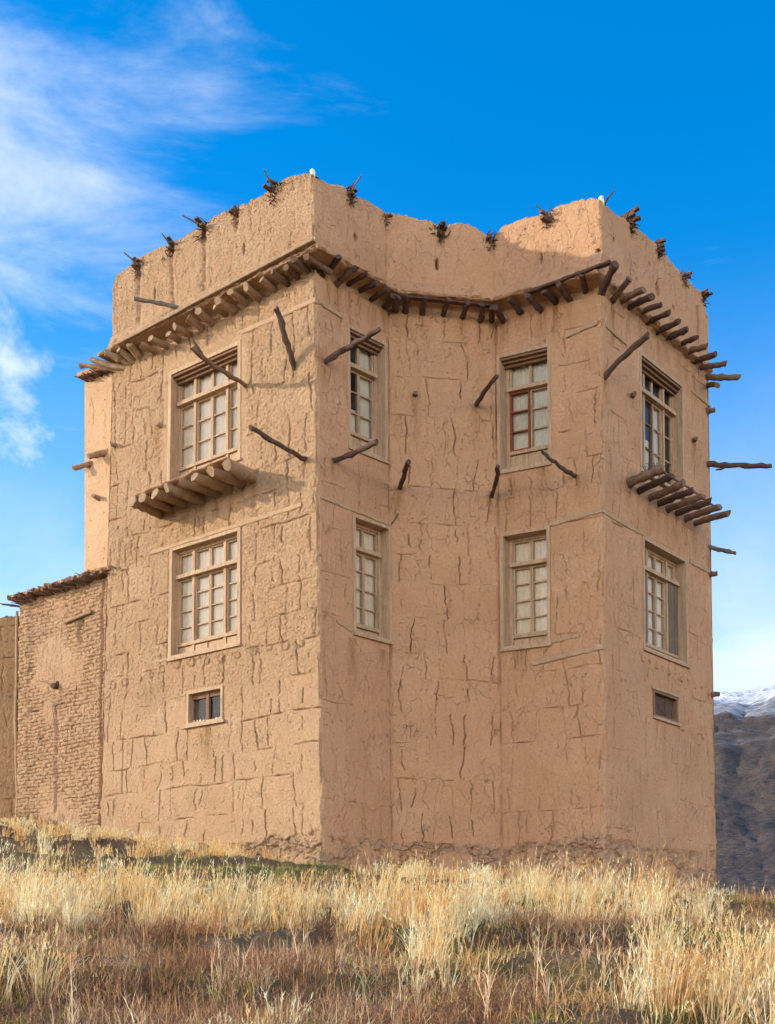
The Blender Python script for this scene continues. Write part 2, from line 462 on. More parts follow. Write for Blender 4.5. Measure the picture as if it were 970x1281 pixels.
    for (u, v) in stains:
        L = rnd.uniform(.35, 1.0); wd = rnd.uniform(.045, .10)
        uu = u + .05 * fbm(V * 1.5, V * 0 + u, seed + 95, 3)
        t = (v + .03 - V) / L
        wear[..., 0] = np.maximum(wear[..., 0], rnd.uniform(.4, 1) * np.clip(1 - t, 0, 1) ** .8 * (t > 0) * np.exp(-((U - uu) / (wd * (1 + .9 * t))) ** 2) * (.75 + .9 * pnoise(U * 22, V * 3, seed + 96)))
    if stone is not None:                      # rubble footing showing under the worn plaster
        sv = np.interp(U1, stone[0], stone[1])[None, :] + .10 * fbm(U * 2.2, V * 2.2, seed + 80, 3)
        k = (1 - sm(-.02, .05, V - sv)) * sm(-.28, .02, fbm(U * 1.3, V * 2.2, seed + 87, 4, .6) - .02)
        wx = U + .09 * fbm(U * 5, V * 7, seed + 81, 3)
        f1, f2, idv = voronoi(wx * 5.2, V * 10.5 + .7 * fbm(U * 3.5, V * 5, seed + 2, 3), seed + 82, 1.0)
        S = .004 - .042 * (1 - sm(.01, .13, f2 - f1)) + .07 * (idv - .6) + .022 * fbm(U * 14, V * 14, seed + 83, 3)
        D = D * (1 - k) + S * k
        wear[..., 1] = k * sm(.03, .16, f2 - f1) * (pnoise(U * 1.1, V * 2.0, seed + 85) > -.25); wear[..., 2] = idv
    # plaster bands and clean edges round the openings
    for w in windows:
        du = np.maximum(np.maximum(w['u0'] - U, U - w['u1']), 0); dv = np.maximum(np.maximum(w['v0'] - V, V - w['v1']), 0)
        dist = np.hypot(du, dv)
        band = .17 if w.get('crown') else .05
        k = 1 - sm(band * .8, band * 1.25, dist)
        D = D * (1 - k) + k * (.012 if w.get('crown') else 0.0) + k * .004 * fbm(U * 6, V * 6, seed + 90, 2)
    # corners: both skins meet on the same worn edge
    e0 = sm(0, .045, U); e1 = sm(0, .045, f.L - U); e = e0 * e1
    P = f.P(U, V, D * e)
    for idx, ee in ((lo_idx, e0), (hi_idx, e1)):
        if idx is None: continue
        mvec = np.array(MIT[idx]); amt = (-.018 + .05 * fbm(V * 1.7, V * 0 + idx * 5.5, 77 + idx, 4) + .012 * pnoise(V * 9, V * 0, 71 + idx))
        P = P + mvec[None, None, :] * (amt * (1 - ee))[..., None]
    idx = np.arange(nu * nv).reshape(nv, nu)
    q = np.stack([idx[:-1, :-1], idx[:-1, 1:], idx[1:, 1:], idx[1:, :-1]], -1)
    uc = (U[:-1, :-1] + U[1:, 1:]) / 2; vc = (V[:-1, :-1] + V[1:, 1:]) / 2
    keep = np.ones(uc.shape, bool)
    for w in windows:
        keep &= ~((uc > w['u0'] + .012) & (uc < w['u1'] - .012) & (vc > w['v0'] + .012) & (vc < w['v1'] - .012))
    me = raw_mesh(key, P.reshape(-1, 3), q[keep].reshape(-1, 4))
    at = me.attributes.new('Wear', 'FLOAT_COLOR', 'POINT'); at.data.foreach_set('color', np.clip(wear, 0, 1).astype(np.float32).ravel())
    return me, P

house = empty('mud_house', (COR[1]['B'].x, COR[1]['B'].y, 1.6))
tag(house, 'tall tan mud-brick tower house with wooden windows and projecting log eaves', 'house')

def fw(face): return [w for w in WIN.values() if w['face'] == face]
stone_px = {'A': [(121, 1066), (300, 1058), (340, 1048), (405, 1042)], 'B': [(405, 1043), (491, 1056)], 'C': [(491, 1055), (628, 1058)],
            'D': [(629, 1060), (700, 1050), (757, 1045)], 'E': [(757, 1046), (800, 1058), (897, 1070)]}
def roughA(U, V):
    _, vlim = FC['A'].uv(250, 872)
    k = sm(-.25, .35, V - vlim + .25 * fbm(U * .9, V * .9, 3, 3))
    return .20 + .80 * k * (.75 + .5 * pnoise(U * .8, V * .8, 12))
def roughD(U, V):
    _, va = FC['D'].uv(690, 600); _, vb = FC['D'].uv(690, 645)
    k = sm(va - .75, va - .45, V) * (1 - sm(va - .1, va + .2, V))
    return .10 + .45 * k
spec = dict(A=(roughA, .95, 11, .55), B=(.07, .5, 23, .8), C=(.09, .85, 37, .58), D=(roughD, .9, 41, .58), E=(.10, .95, 53, .62))
STAINPX = {'A': [(201, 644), (216, 637), (233, 632), (254, 625), (271, 618), (289, 610), (305, 603), (318, 599), (368, 460), (383, 575), (141, 558), (199, 531), (309, 480), (260, 905), (200, 440), (250, 410), (330, 370)],
           'B': [(410, 338), (422, 355), (437, 355), (450, 364), (465, 375), (480, 385), (408, 452), (417, 574), (442, 800), (480, 815)],
           'C': [(494, 388), (506, 389), (530, 391), (556, 393), (579, 397), (600, 400), (615, 402), (500, 612), (614, 621), (597, 506), (521, 495)],
           'D': [(630, 402), (651, 391), (677, 388), (695, 379), (713, 373), (732, 365), (722, 596), (640, 600), (680, 585), (650, 815)],
           'E': [(767, 376), (778, 376), (787, 385), (801, 394), (811, 404), (823, 414), (834, 421), (848, 433), (858, 442), (868, 450), (876, 459), (787, 604), (798, 614), (812, 622), (823, 630), (834, 637), (845, 643), (857, 650), (869, 656), (758, 473), (830, 905), (868, 552), (888, 700)]}
def uvl(face, lst): 
    r = sorted(FC[face].uv(*p) for p in lst); return ([a for a, b in r], [b for a, b in r])
for i, k in enumerate('ABCDE'):
    rg, crk, sd, crs = spec[k]
    kn = [(*FC[k].uv(*p), r, h) for p, r, h in KNOBS.get(k, [])]
    hl = []
    if k == 'C': hl = [(*FC[k].uv(627, 560), .02, .3, .02)]
    me, _ = surface(k, 'wall', 0, FC[k].H, i, i + 1, rg, crk, sd, windows=fw(k), stone=uvl(k, stone_px[k]), knobs=kn, holes=hl, course=crs, dense=k == 'A', res=.0096 if k in 'BCD' else RES, stains=[FC[k].uv(*p) for p in STAINPX[k]])
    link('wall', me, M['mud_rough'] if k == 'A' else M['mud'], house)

# hidden side and back walls
for p, q in ((COR[5], COR[6]), (COR[6], COR[0])):
    mb = MB(); n = 12
    vs = []; fs = []
    for j in range(n + 1):
        for i in range(n + 1):
            a = i / n; t = j / n
            vs.append((p['B'] * (1 - a) + q['B'] * a) * (1 - t) + (p['T'] * (1 - a) + q['T'] * a) * t)
    for j in range(n):
        for i in range(n): fs.append((j * (n + 1) + i, j * (n + 1) + i + 1, (j + 1) * (n + 1) + i + 1, (j + 1) * (n + 1) + i))
    mb.add(vs, fs); mb.build('wall', M['mud'], house, True)

# ------------------------------------------------------------------ parapet above the eaves
TOPPX = {'A': [(139, 384), (142, 360), (147, 345), (155, 338), (178, 321), (199, 311), (220, 302), (238, 292), (255, 282), (269, 270), (290, 264), (318, 250), (336, 239), (350, 227), (362, 224), (381, 216), (391, 219)],
         'B': [(391, 221), (410, 229), (427, 233), (445, 244), (472, 259), (484, 266)],
         'C': [(484, 266), (490, 267), (513, 271), (537, 277), (552, 283), (573, 279), (591, 283), (605, 290), (617, 299)],
         'D': [(617, 298), (627, 286), (642, 278), (660, 273), (674, 270), (692, 261), (710, 256), (728, 248), (743, 250), (752, 250)],
         'E': [(752, 250), (760, 258), (768, 267), (786, 278), (800, 288), (818, 303), (836, 321), (851, 342), (869, 359), (881, 367)]}
PB = [(141, 424), (394, 299), (484, 353), (618.5, 367), (753, 318), (882.5, 436)]        # foot of the parapet above the ledge
PT = [(140, 350), (390.5, 222), (482.5, 262), (617, 300), (752, 250), (882, 366)]
pcor = []
for c, b, t in zip(COR, PB, PT):
    d = c['d'] + c['g'] - .02
    zb_ = zat(b[1], d)
    pcor.append((Vector((xat(b[0], d), d, zb_)), Vector((xat(t[0], d + .05), d + .05, zb_ + 1.5))))
PF = {}
for i, k in enumerate('ABCDE'):
    PF[k] = Face(pcor[i][0], pcor[i + 1][0], pcor[i][1], pcor[i + 1][1])
slits = {'A': [((306, 311), .03, .11), ((297, 309), .02, .02), ((194, 368), .03, .12)], 'B': [((445, 297), .05, .07), ((484, 343), .03, .04)],
         'C': [((547, 331), .035, .10)], 'D': [((677, 323), .028, .10), ((748, 315), .04, .06)], 'E': [((824, 360), .11, .16), ((843, 385), .05, .05), ((768, 300), .04, .05), ((812, 330), .03, .04)]}
grv = {'A': [(173, 331, 425), (215, 306, 400), (255, 284, 372), (296, 264, 290)], 'B': [(441, 240, 262)], 'C': [(552, 288, 310)], 'D': [(687, 268, 285)], 'E': [(791, 280, 300), (826, 310, 360)]}
FACE_PROFILE = {}
for i, k in enumerate('ABCDE'):
    f = PF[k]
    tp = uvl_ = sorted(f.uv(*p) for p in TOPPX[k])
    us = [a for a, b in tp]; vs = [b for a, b in tp]
    FACE_PROFILE[k] = (us, vs)
    hl = [(*f.uv(*p), ru, rv, .16) for p, ru, rv in slits[k]]
    gr = []
    for x, ya, yb in grv[k]:
        ua, va = f.uv(x, ya); ub, vb = f.uv(x, yb); gr.append((ua, vb, va + .1, .06, .05))
    me, P = surface(f, 'parapet', 0, 1.5, i, i + 1, .75 if k == 'A' else (.35 if k == 'D' else .10), .10, 100 + i * 7, top=(us, vs), holes=hl, grooves=gr, course=.8)
    # thickness: the worn top runs back and down behind
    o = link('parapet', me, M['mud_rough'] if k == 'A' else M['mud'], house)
    topv = P[-1]; n = f.n; h = np.array([n[0], n[1], 0]); h /= np.linalg.norm(h)
    sh = np.linspace(0, 1, len(topv))
    back = []
    for j, (dn, dz) in enumerate(((0, 0), (.04, .03), (.12, .05), (.3, .04), (.42, -.05), (.45, -.5), (.45, -2.2))):
        wob = .02 * pnoise(np.arange(len(topv)) * .09, np.full(len(topv), j * 3.3), 5 + i)
        q = topv - h * dn; q[:, 2] += dz + (wob if j else 0)
        # keep inside the mitre at the corners
        back.append(q)
    back = np.array(back); m_, n_ = back.shape[:2]
    idx = np.arange(m_ * n_).reshape(m_, n_)
    q = np.stack([idx[:-1, :-1], idx[:-1, 1:], idx[1:, 1:], idx[1:, :-1]], -1)
    link('parapet_top', raw_mesh('parapet_top', back.reshape(-1, 3), q.reshape(-1, 4)), M['mud'], house)
# hidden parapets and roof
for p, q in ((5, 6), (6, 0)):
    mb = MB(); a = COR[p]['T'].copy(); b = COR[q]['T'].copy()
    n = (b - a); n.z = 0; n = Vector((n.y, -n.x, 0)).normalized()
    if n.dot((a + b) / 2 - Vector((1, 24, 0))) < 0: n = -n
    c = [a, b, a - n * .45, b - n * .45]; ts = [Vector((0, 0, 1.35)) + x for x in c]
    c = [x - Vector((0, 0, .02)) for x in c]
    mb.add(c + ts, [(0, 1, 5, 4), (2, 6, 7, 3), (4, 5, 7, 6), (0, 4, 6, 2), (1, 3, 7, 5)])
    mb.build('parapet', M['mud'], house)
mb = MB(); mb.add([c['T'] + Vector((0, 0, .25)) for c in COR], [(0, 1, 2, 3, 4, 5, 6)]); mb.build('roof', M['mud'], house)

# ------------------------------------------------------------------ eaves ledge: soffit, lip, flared skirt
OFF = {'A': .36, 'B': .36, 'C': .36, 'D': .36, 'E': .12}
def mit_off(i, o1, o2, n1, n2):
    # intersection of the two offset lines at a corner
    c = n1.dot(n2)
    if abs(1 - c * c) < 1e-4: return n1 * o1
    a = (o1 - o2 * c) / (1 - c * c); b = (o2 - o1 * c) / (1 - c * c)
    return n1 * a + n2 * b
norms = [NL, hn('A'), hn('B'), hn('C'), hn('D'), hn('E'), NR]
offs = [.05, .33, .33, .33, .33, .10, .0]
prof = []
for i in range(6):
    mv = mit_off(i, offs[i], offs[i + 1], norms[i], norms[i + 1])
    T = COR[i]['T']; B0, B1 = pcor[i]
    lipz = T.z + .17
    mo = mit_off(i, .0, .0, norms[i], norms[i + 1])
    foot = B0 + MIT[i] * .015
    prof.append([T - MIT[i] * .03 + Vector((0, 0, -.05)), T - MIT[i] * .01 + Vector((0, 0, .135)), T + mv + Vector((0, 0, lipz - T.z)), T + mv * 1.02 + Vector((0, 0, lipz - T.z + .05)),
                 Vector((*((T + mv).xy * .30 + foot.xy * .70), (lipz + .05) * .55 + foot.z * .45)), foot + Vector((0, 0, .06))])
for i, k in enumerate('ABCDE'):
    L = FC[k].L; nu = int(L / .02) + 1
    rows = []
    sub = 8
    keyl = prof[i]; keyr = prof[i + 1]
    tt = np.linspace(0, 1, nu)
    for j in range(len(keyl) - 1):
        for s_ in range(sub):
            w = s_ / sub
            pl = np.array(keyl[j] * (1 - w) + keyl[j + 1] * w); pr = np.array(keyr[j] * (1 - w) + keyr[j + 1] * w)
            rows.append(pl[None] * (1 - tt[:, None]) + pr[None] * tt[:, None])
    rows.append(np.array(keyl[-1])[None] * (1 - tt[:, None]) + np.array(keyr[-1])[None] * tt[:, None])
    R = np.array(rows); n = np.array(hn(k)); edge = sm(0, .06, tt * L) * sm(0, .06, (1 - tt) * L)
    vv = np.arange(len(R))[:, None] * .07 + 0 * tt[None]
    dd = (.045 * fbm(tt[None] * L * 4 + 0 * vv, vv * 4, 200 + i, 4, .6)) * edge[None]
    dd[0] = 0; dd[-1] = -.02
    R = R + n[None, None] * dd[..., None]
    R[2 * sub:3 * sub + 1, :, 2] += (.03 * fbm(tt * L * 2.5, tt * 0, 210 + i, 3) * edge)[None]
    m_, n_ = R.shape[:2]; idx = np.arange(m_ * n_).reshape(m_, n_)
    q = np.stack([idx[:-1, :-1], idx[:-1, 1:], idx[1:, 1:], idx[1:, :-1]], -1)
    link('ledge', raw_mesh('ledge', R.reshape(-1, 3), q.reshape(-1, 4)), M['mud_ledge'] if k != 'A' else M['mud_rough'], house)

# ------------------------------------------------------------------ logs and poles
def part_log(name, face, root, L, r, mat, tilt=.0, side=0., r1=None, inn=.25, bend=.03, rough=.06):
    f = FC[face]; u, v = f.uv(*root)
    p = f.pt(u, v); n = hn(face); along = Vector((n.y, -n.x, 0)) * -1
    tip = p + n * L + Vector((0, 0, tilt)) + along * side
    mb = log_mesh(p - (tip - p).normalized() * inn, tip, r, r1 or r * .92, bend, rough)
    return mb.build(name, M[mat], house, True)

# A: pale round logs
for x, y in ((175, 422), (190, 415), (205, 407), (220, 400), (234, 392), (248, 385), (262, 375), (276, 368), (290, 361), (306, 352), (324, 342), (339, 334), (353, 326), (367, 319), (380, 312)):
    part_log('eave_log', 'A', (x + 20, y + 19), .34 + random.uniform(-.05, .09), random.uniform(.058, .074) if x < 320 else .056, 'log_pale' if x < 335 else 'log_mid', tilt=random.uniform(-.02, .05), side=random.uniform(-.04, .04))
# short crossing pieces under the corner of the eaves
part_log('eave_log', 'A', (393, 333), .30, .055, 'log_dark', .12)
part_log('eave_log', 'A', (386, 331), .3, .05, 'log_mid', .02)
# fan of logs at the left end of A
for (rt, tp, r) in (((176, 448), (162, 430), .08), ((168, 452), (148, 436), .075), ((160, 455), (131, 441), .07), ((155, 460), (113, 449), .06), ((152, 466), (101, 457), .05)):
    f = FC['A']; p = f.pt(*f.uv(*rt)); q = off_at(*tp, f, .35 if tp[0] < 140 else .3)
    log_mesh(p - (q - p).normalized() * .2, q, r, r * .85).build('eave_log', M['log_pale'], house, True)
# B
for rt, tp in (((410, 338), (424, 321)), ((422, 355), (447, 333)), ((437, 355), (460, 342)), ((450, 364), (473, 354)), ((465, 375), (486, 362)), ((480, 385), (499, 371))):
    f = FC['B']; p = f.pt(*f.uv(*rt)); q = off_at(*tp, f, .40)
    log_mesh(p - (q - p).normalized() * .2, q, random.uniform(.045, .06), random.uniform(.04, .052)).build('eave_log', M['log_dark'], house, True)
# C
for rt, tp in (((494, 388), (493, 370)), ((506, 389), (508, 368)), ((530, 391), (533, 371)), ((556, 393), (562, 374)), ((579, 397), (586, 378)), ((600, 400), (604, 380)), ((615, 402), (616, 384))):
    f = FC['C']; p = f.pt(*f.uv(*rt)); q = off_at(*tp, f, .38)
    log_mesh(p - (q - p).normalized() * .2, q, random.uniform(.048, .062), random.uniform(.045, .055)).build('eave_log', M['log_dark'], house, True)
# D
for rt, tp in (((630, 402), (620, 384)), ((651, 391), (637, 374)), ((677, 388), (660, 369)), ((695, 379), (681, 364)), ((713, 373), (699, 355)), ((732, 365), (728, 344))):
    f = FC['D']; p = f.pt(*f.uv(*rt)); q = off_at(*tp, f, .38)
    log_mesh(p - (q - p).normalized() * .2, q, random.uniform(.045, .058), random.uniform(.042, .052)).build('eave_log', M['log_dark'], house, True)
# corner log between D and E
p = COR[4]['T'] + Vector((0, 0, -.02)); q = p + MIT[4] * .42 + Vector((.05, 0, .17))
log_mesh(p - MIT[4] * .2, q, .075, .06).build('eave_log', M['log_dark'], house, True)
# E
for rt, tp in (((767, 376), (788, 348)), ((778, 376), (806, 362)), ((787, 385), (816, 371)), ((801, 394), (828, 381)), ((811, 404), (838, 391)), ((823, 414), (850, 402)), ((834, 421), (861, 412)),
               ((848, 433), (872, 422)), ((858, 442), (885, 433)), ((868, 450), (896, 443)), ((876, 459), (909, 455)), ((884, 472), (925, 472)), ((885, 483), (898, 482))):
    f = FC['E']; p = f.pt(*f.uv(*rt)); q = off_at(*tp, f, .46 if tp[0] < 905 else .5)
    log_mesh(p - (q - p).normalized() * .2, q, random.uniform(.05, .066), random.uniform(.045, .058)).build('eave_log', M['log_dark' if random.random() < .6 else 'log_mid'], house, True)

# thin boards laid over the log tips
def plank(face, a, b, h, d0, d1, name, mat, parent=None, n=14, jit=.006, dface=0.):
    f = FC[face] if isinstance(face, str) else face
    ua, va = f.uv(*a, dface) if not isinstance(a[0], str) else a
    ub, vb = f.uv(*b, dface)
    vs = []; fs = []
    L = math.hypot(ub - ua, vb - va); nx, ny = -(vb - va) / L, (ub - ua) / L
    ch = min(h, abs(d1 - d0)) * .18
    sec = [(-h / 2, d0), (-h / 2, d1 - ch), (-h / 2 + ch, d1), (h / 2 - ch, d1), (h / 2, d1 - ch), (h / 2, d0)]
    for i in range(n + 1):
        t = i / n; w = random.uniform(-1, 1) * jit; w2 = random.uniform(-1, 1) * jit
        for (hh, dd) in sec:
            hh2 = hh + (w if hh > 0 else w2)
            vs.append(f.pt(ua + (ub - ua) * t + nx * hh2, va + (vb - va) * t + ny * hh2, dd + (random.uniform(-1, 1) * jit * .6 if dd > d0 else 0)))
    k = len(sec)
    for i in range(n):
        for j in range(k): fs.append((i * k + j, (i + 1) * k + j, (i + 1) * k + (j + 1) % k, i * k + (j + 1) % k))
    fs.append(tuple(range(k))[::-1][::-1]); fs.append(tuple(n * k + j for j in range(k))[::-1])
    mb = MB(); mb.add(vs, fs); return mb.build(name, M[mat], parent or house)
plank('A', (148, 430), (393, 300), .05, .30, .40, 'eave_board', 'log_pale', dface=.36)
plank('C', (503, 371), (616, 383), .022, .28, .38, 'eave_board', 'log_dark', dface=.34)
plank('D', (657, 367), (764, 327), .05, .30, .39, 'eave_board', 'log_dark', dface=.36)

# timbers laid flush in the mud
for fc, a, b, h, d in (('A', (190, 692), (378, 632), .085, .03), ('A', (303, 416), (396, 375), .10, .028), ('B', (401, 622), (489, 657), .06, .025), ('B', (398, 377), (428, 397), .07, .03),
                       ('D', (689, 656), (756, 638), .09, .028), ('D', (667, 830), (756, 809), .10, .03), ('D', (690, 803), (726, 795), .07, .022), ('D', (708, 421), (748, 404), .07, .028),
                       ('E', (757, 642), (805, 669), .07, .025), ('E', (863, 702), (888, 716), .08, .025), ('E', (757, 407), (783, 430), .06, .028), ('E', (864, 488), (888, 508), .06, .025),
                       ('A', (226, 871), (233, 869), .05, .02), ('B', (421, 777), (441, 790), .06, .02), ('A', (194, 828), (213, 824), .06, .02)):
    plank(fc, a, b, h, -.06, d, 'timber', 'beam')

# putlog poles left in the walls
def pole(face, root, tip, L, r, mat, r1=None, bend=.04, fork=None):
    f = FC[face]; p = f.pt(*f.uv(*root)); q = off_at(*tip, f, L)
    mb = log_mesh(p - (q - p).normalized() * .2, q, r * .88, (r1 or r * .85) * .85, bend, .14, 11, 9)
    if fork:
        d = (q - p).normalized(); s = q - d * .22
        tube(mb, [s, s + d * .15 + Vector((.02, 0, .07)), s + d * .24 + Vector((.0, 0, .16))], [r * .8, r * .6, r * .45], 7, .1)
    return mb.build('pole', M[mat], house, True)
pole('A', (309, 480), (240, 434), 1.2, .04, 'log_mid', .05, .05, fork=True)
pole('A', (368, 460), (346, 385), .55, .05, 'log_dark', .055)
pole('A', (383, 575), (314, 534), 1.15, .042, 'log_dark', .045)
pole('A', (229, 387), (168, 374), .62, .045, 'log_grey', .04, .02)
pole('B', (408, 452), (476, 411), 1.15, .055, 'log_dark', .05, .05)
pole('B', (417, 574), (471, 552), .95, .048, 'log_dark', .05)
pole('C', (500, 612), (511, 577), 1.05, .048, 'log_dark', .05)
pole('C', (614, 621), (623, 583), 1.1, .045, 'log_dark', .04)
pole('C', (597, 506), (622, 470), 1.0, .048, 'log_dark', .045)
pole('D', (722, 596), (677, 564), 1.05, .042, 'log_dark', .03)
pole('E', (758, 473), (811, 419), .85, .055, 'log_dark', .06, .03)
for (x, y) in ((199, 531), (141, 556)):
    pole('A', (x + 3, y + 2), (x - 3, y - 1), .12, .05, 'log_pale')
for fc, x, y in (('E', 791, 494), ('E', 868, 550), ('C', 520, 493)):
    pole(fc, (x, y), (x + (3 if fc == 'E' else 0), y - 2), .10, .055, 'log_mid')
def pole3(p, q, r, mat, branch=None):
    mb = log_mesh(p, q, r, r * .8, .03, .12, 11, 9)
    if branch: tube(mb, branch, [r * .6, r * .4, r * .25], 6, .1)
    mb.build('pole', M[mat], house, True)
fE = FC['E']; n = hn('E')
p = fE.pt(*fE.uv(886, 581)); q = Vector((xat(966, 22.95), 22.95, zat(583, 22.95)))
pole3(p - Vector((.2, 0, 0)), q, .055, 'log_dark', [p + (q - p) * .28 + Vector((0, 0, -.03)), p + (q - p) * .2 + Vector((0, 0, -.09)), p + (q - p) * .12 + Vector((0, 0, -.1))])
p = fE.pt(*fE.uv(888, 682)); q = Vector((xat(921, 22.95), 22.95, zat(692, 22.95))); pole3(p - Vector((.15, 0, 0)), q, .045, 'log_grey')
for x, y in ((889, 514), (892, 718), (894, 869)):
    p = fE.pt(*fE.uv(x - 4, y)); pole3(p, p + Vector((.15, -.03, .0)), .055, 'log_mid')
# a stick stuck in the crease of B
p = FC['B'].pt(*FC['B'].uv(488, 658)); q = off_at(498, 643, FC['B'], .12); pole3(p, q, .018, 'log_mid')

# balconies
bal = [((201, 644), (165, 627)), ((216, 637), (178, 622)), ((233, 632), (193, 617)), ((254, 625), (208, 610)), ((271, 618), (224, 603)), ((289, 610), (243, 596)), ((305, 603), (264, 589)), ((318, 599), (284, 582))]
f = FC['A']
deck = MB(); vs = []
ends = [bal[0], bal[-1]]
us = [f.uv(*bal[0][0]), f.uv(*bal[-1][0])]
nseg = 24; vs = []; fs = []
for i in range(nseg + 1):
    t = i / nseg; u = us[0][0] + (us[1][0] - us[0][0]) * t; v = us[0][1] + (us[1][1] - us[0][1]) * t + .085
    for (d, h) in ((-.02, 0), (.66, 0.0), (.70, .03), (.66, .06), (-.02, .08)):
        vs.append(f.pt(u, v + h + .012 * random.uniform(-1, 1), d + .015 * random.uniform(-1, 1)))
for i in range(nseg):
    for j in range(4): fs.append((i * 5 + j, i * 5 + j + 1, (i + 1) * 5 + j + 1, (i + 1) * 5 + j))
fs += [(0, 1, 2, 3, 4), tuple(nseg * 5 + j for j in (4, 3, 2, 1, 0))]
deck.add(vs, fs); balA = deck.build('balcony', M['mud_ledge'], house, True)
for rt, tp in bal:
    p = f.pt(*f.uv(*rt)); q = off_at(*tp, f, .74)
    log_mesh(p - (q - p).normalized() * .2, q, random.uniform(.07, .088), random.uniform(.076, .092), .02, .05).build('balcony_log', M['log_pale'], balA, True)
f = FC['E']
bal = [((787, 604), (830, 586)), ((798, 614), (841, 595)), ((812, 622), (856, 604)), ((823, 630), (868, 613)), ((834, 637), (880, 620)), ((845, 643), (890, 627)), ((857, 650), (901, 634)), ((869, 656), (912, 642))]
balE = None
for rt, tp in bal:
    p = f.pt(*f.uv(*rt)); q = off_at(*tp, f, .72)
    mb = log_mesh(p - (q - p).normalized() * .2, q, .06 if balE else .075, .06 if balE else .075, .02, .06)
    if balE is None: balE = mb.build('balcony', M['log_mid'], house, True)
    else: mb.build('balcony_log', M[random.choice(('log_dark', 'log_mid'))], balE, True)
# two cross battens over the logs and a snag of sticks
u0, v0 = f.uv(792, 603); u1, v1 = f.uv(864, 648)
mb = MB()
for d in (.22, .5): tube(mb, [f.pt(u0, v0 + .09, d), f.pt((u0 + u1) / 2, (v0 + v1) / 2 + .095, d + .03), f.pt(u1, v1 + .085, d)], [.022, .02, .022], 7, .1)
mb.build('batten', M['log_mid'], balE, True)
c = f.pt(u0 + .1, v0 + .11, .35); mb = MB()
for i in range(34):
    a = random.uniform(0, 6.28); r = random.uniform(.1, .26); el = random.uniform(.0, 1.0)
    p = c + Vector((random.uniform(-.12, .12), random.uniform(-.12, .12), 0.0)); dv = Vector((math.cos(a) * math.cos(el), math.sin(a) * math.cos(el), math.sin(el))) * r
    tube(mb, [p, p + dv * .6 + Vector((0, 0, .05)), p + dv], [.008, .007, .004], 5, .1)
sp = mb.build('twig_pile', M['log_grey'], None, True)
tag(sp, 'small tangle of grey twigs lying on the right-hand log balcony', 'twigs')

# brushwood spouts along the parapet top
def spout(face, px, py, sc=1.0, pale=True, seed=0):
    f = PF[face]; u, v = f.uv(px, py); rnd = random.Random(seed); n = hn(face); al = Vector((-n.y, n.x, 0))
    c = f.pt(u, v); mb = MB()
    for i in range(rnd.randint(2, 4)):
        a = c + al * rnd.uniform(-.09, .09) * sc + Vector((0, 0, rnd.uniform(-.10, .13) * sc)); L = rnd.uniform(.10, .2) * sc
        d = (n + al * rnd.uniform(-.3, .3) + Vector((0, 0, rnd.uniform(-.1, .35)))).normalized()
        w = rnd.uniform(.025, .05) * sc; h = rnd.uniform(.014, .03) * sc
        s = d.cross(Vector((0, 0, 1))).normalized(); t = s.cross(d)
        vs = [a + d * x * L + s * y * w + t * z * h for x in (-.8, 1) for y in (-1, 1) for z in (-1, 1)]
        mb.add(vs, BOXF)
    for i in range(36):
        a = c + al * rnd.gauss(0, .075) * sc + Vector((0, 0, rnd.uniform(-.18, .10) * sc)) - n * .05
        d = (n * rnd.uniform(.3, 1) + al * rnd.gauss(0, .35) + Vector((0, 0, rnd.uniform(-.7, .8)))).normalized() * rnd.uniform(.08, .24) * sc
        tube(mb, [a, a + d * .6, a + d + Vector((0, 0, -.02))], [.014 * sc, .011 * sc, .005], 5, .2, rnd)
    o = mb.build('spout', M['brush' if seed % 3 else 'log_mid'], house)
    if pale:
        mb = MB(); d = (n + al * rnd.uniform(-.5, .5) + Vector((0, 0, rnd.uniform(.1, .5)))).normalized() * rnd.uniform(.3, .45)
        tube(mb, [c, c + d * .5 + Vector((0, 0, .02)), c + d], [.018, .016, .01], 6, .1); mb.build('pale_stick', M['log_grey'], o, True)
for i, (fc, x, y, s) in enumerate((('A', 174, 331, 1), ('A', 215, 307, 1), ('A', 255, 283, 1.05), ('A', 296, 264, .9), ('A', 343, 236, 1.05), ('B', 438, 239, 1), ('B', 483, 270, .8), ('C', 552, 286, 1.05),
                                   ('C', 614, 297, 1.1), ('D', 687, 268, 1), ('E', 790, 274, 1.1), ('E', 825, 307, 1.05), ('E', 856, 344, 1.0), ('E', 881, 370, .9))):
    spout(fc, x, y + 3, s * .85, x in (174, 215, 255, 343, 438, 687), 300 + i)

def shard(px, py, face, hgt, label, lean=0.):
    f = PF[face]; c = f.pt(*f.uv(px, py), -.08); mb = MB(); rnd = random.Random(int(px))
    vs = []; k = 7
    for j, (z, r) in enumerate(((0, .05), (.35, .058), (.65, .045), (.85, .05), (1.0, .018))):
        for i in range(k):
            a = 6.283 * i / k; rr = r * rnd.uniform(.75, 1.2)
            vs.append(c + Vector((math.cos(a) * rr + lean * z, math.sin(a) * rr * .6, z * hgt - .06)))
    fs = [(j * k + i, j * k + (i + 1) % k, (j + 1) * k + (i + 1) % k, (j + 1) * k + i) for j in range(4) for i in range(k)] + [tuple(4 * k + i for i in range(k))]
    mb.add(vs, fs); o = mb.build('white_stone', M['white']); tag(o, label, 'stone'); return c
shard(387, 218, 'A', .2, 'upright pale stone on the parapet corner above the sunlit wall')
c = shard(750, 249, 'D', .16, 'low white stone on the right parapet corner beside a leaning stick')
mb = MB(); tube(mb, [c + Vector((.06, 0, -.03)), c + Vector((.13, -.02, .08)), c + Vector((.22, -.03, .17))], [.017, .015, .01], 6, .1)
tag(mb.build('stick', M['log_dark'], None, True), 'thin dark stick leaning out of the right parapet corner', 'stick')

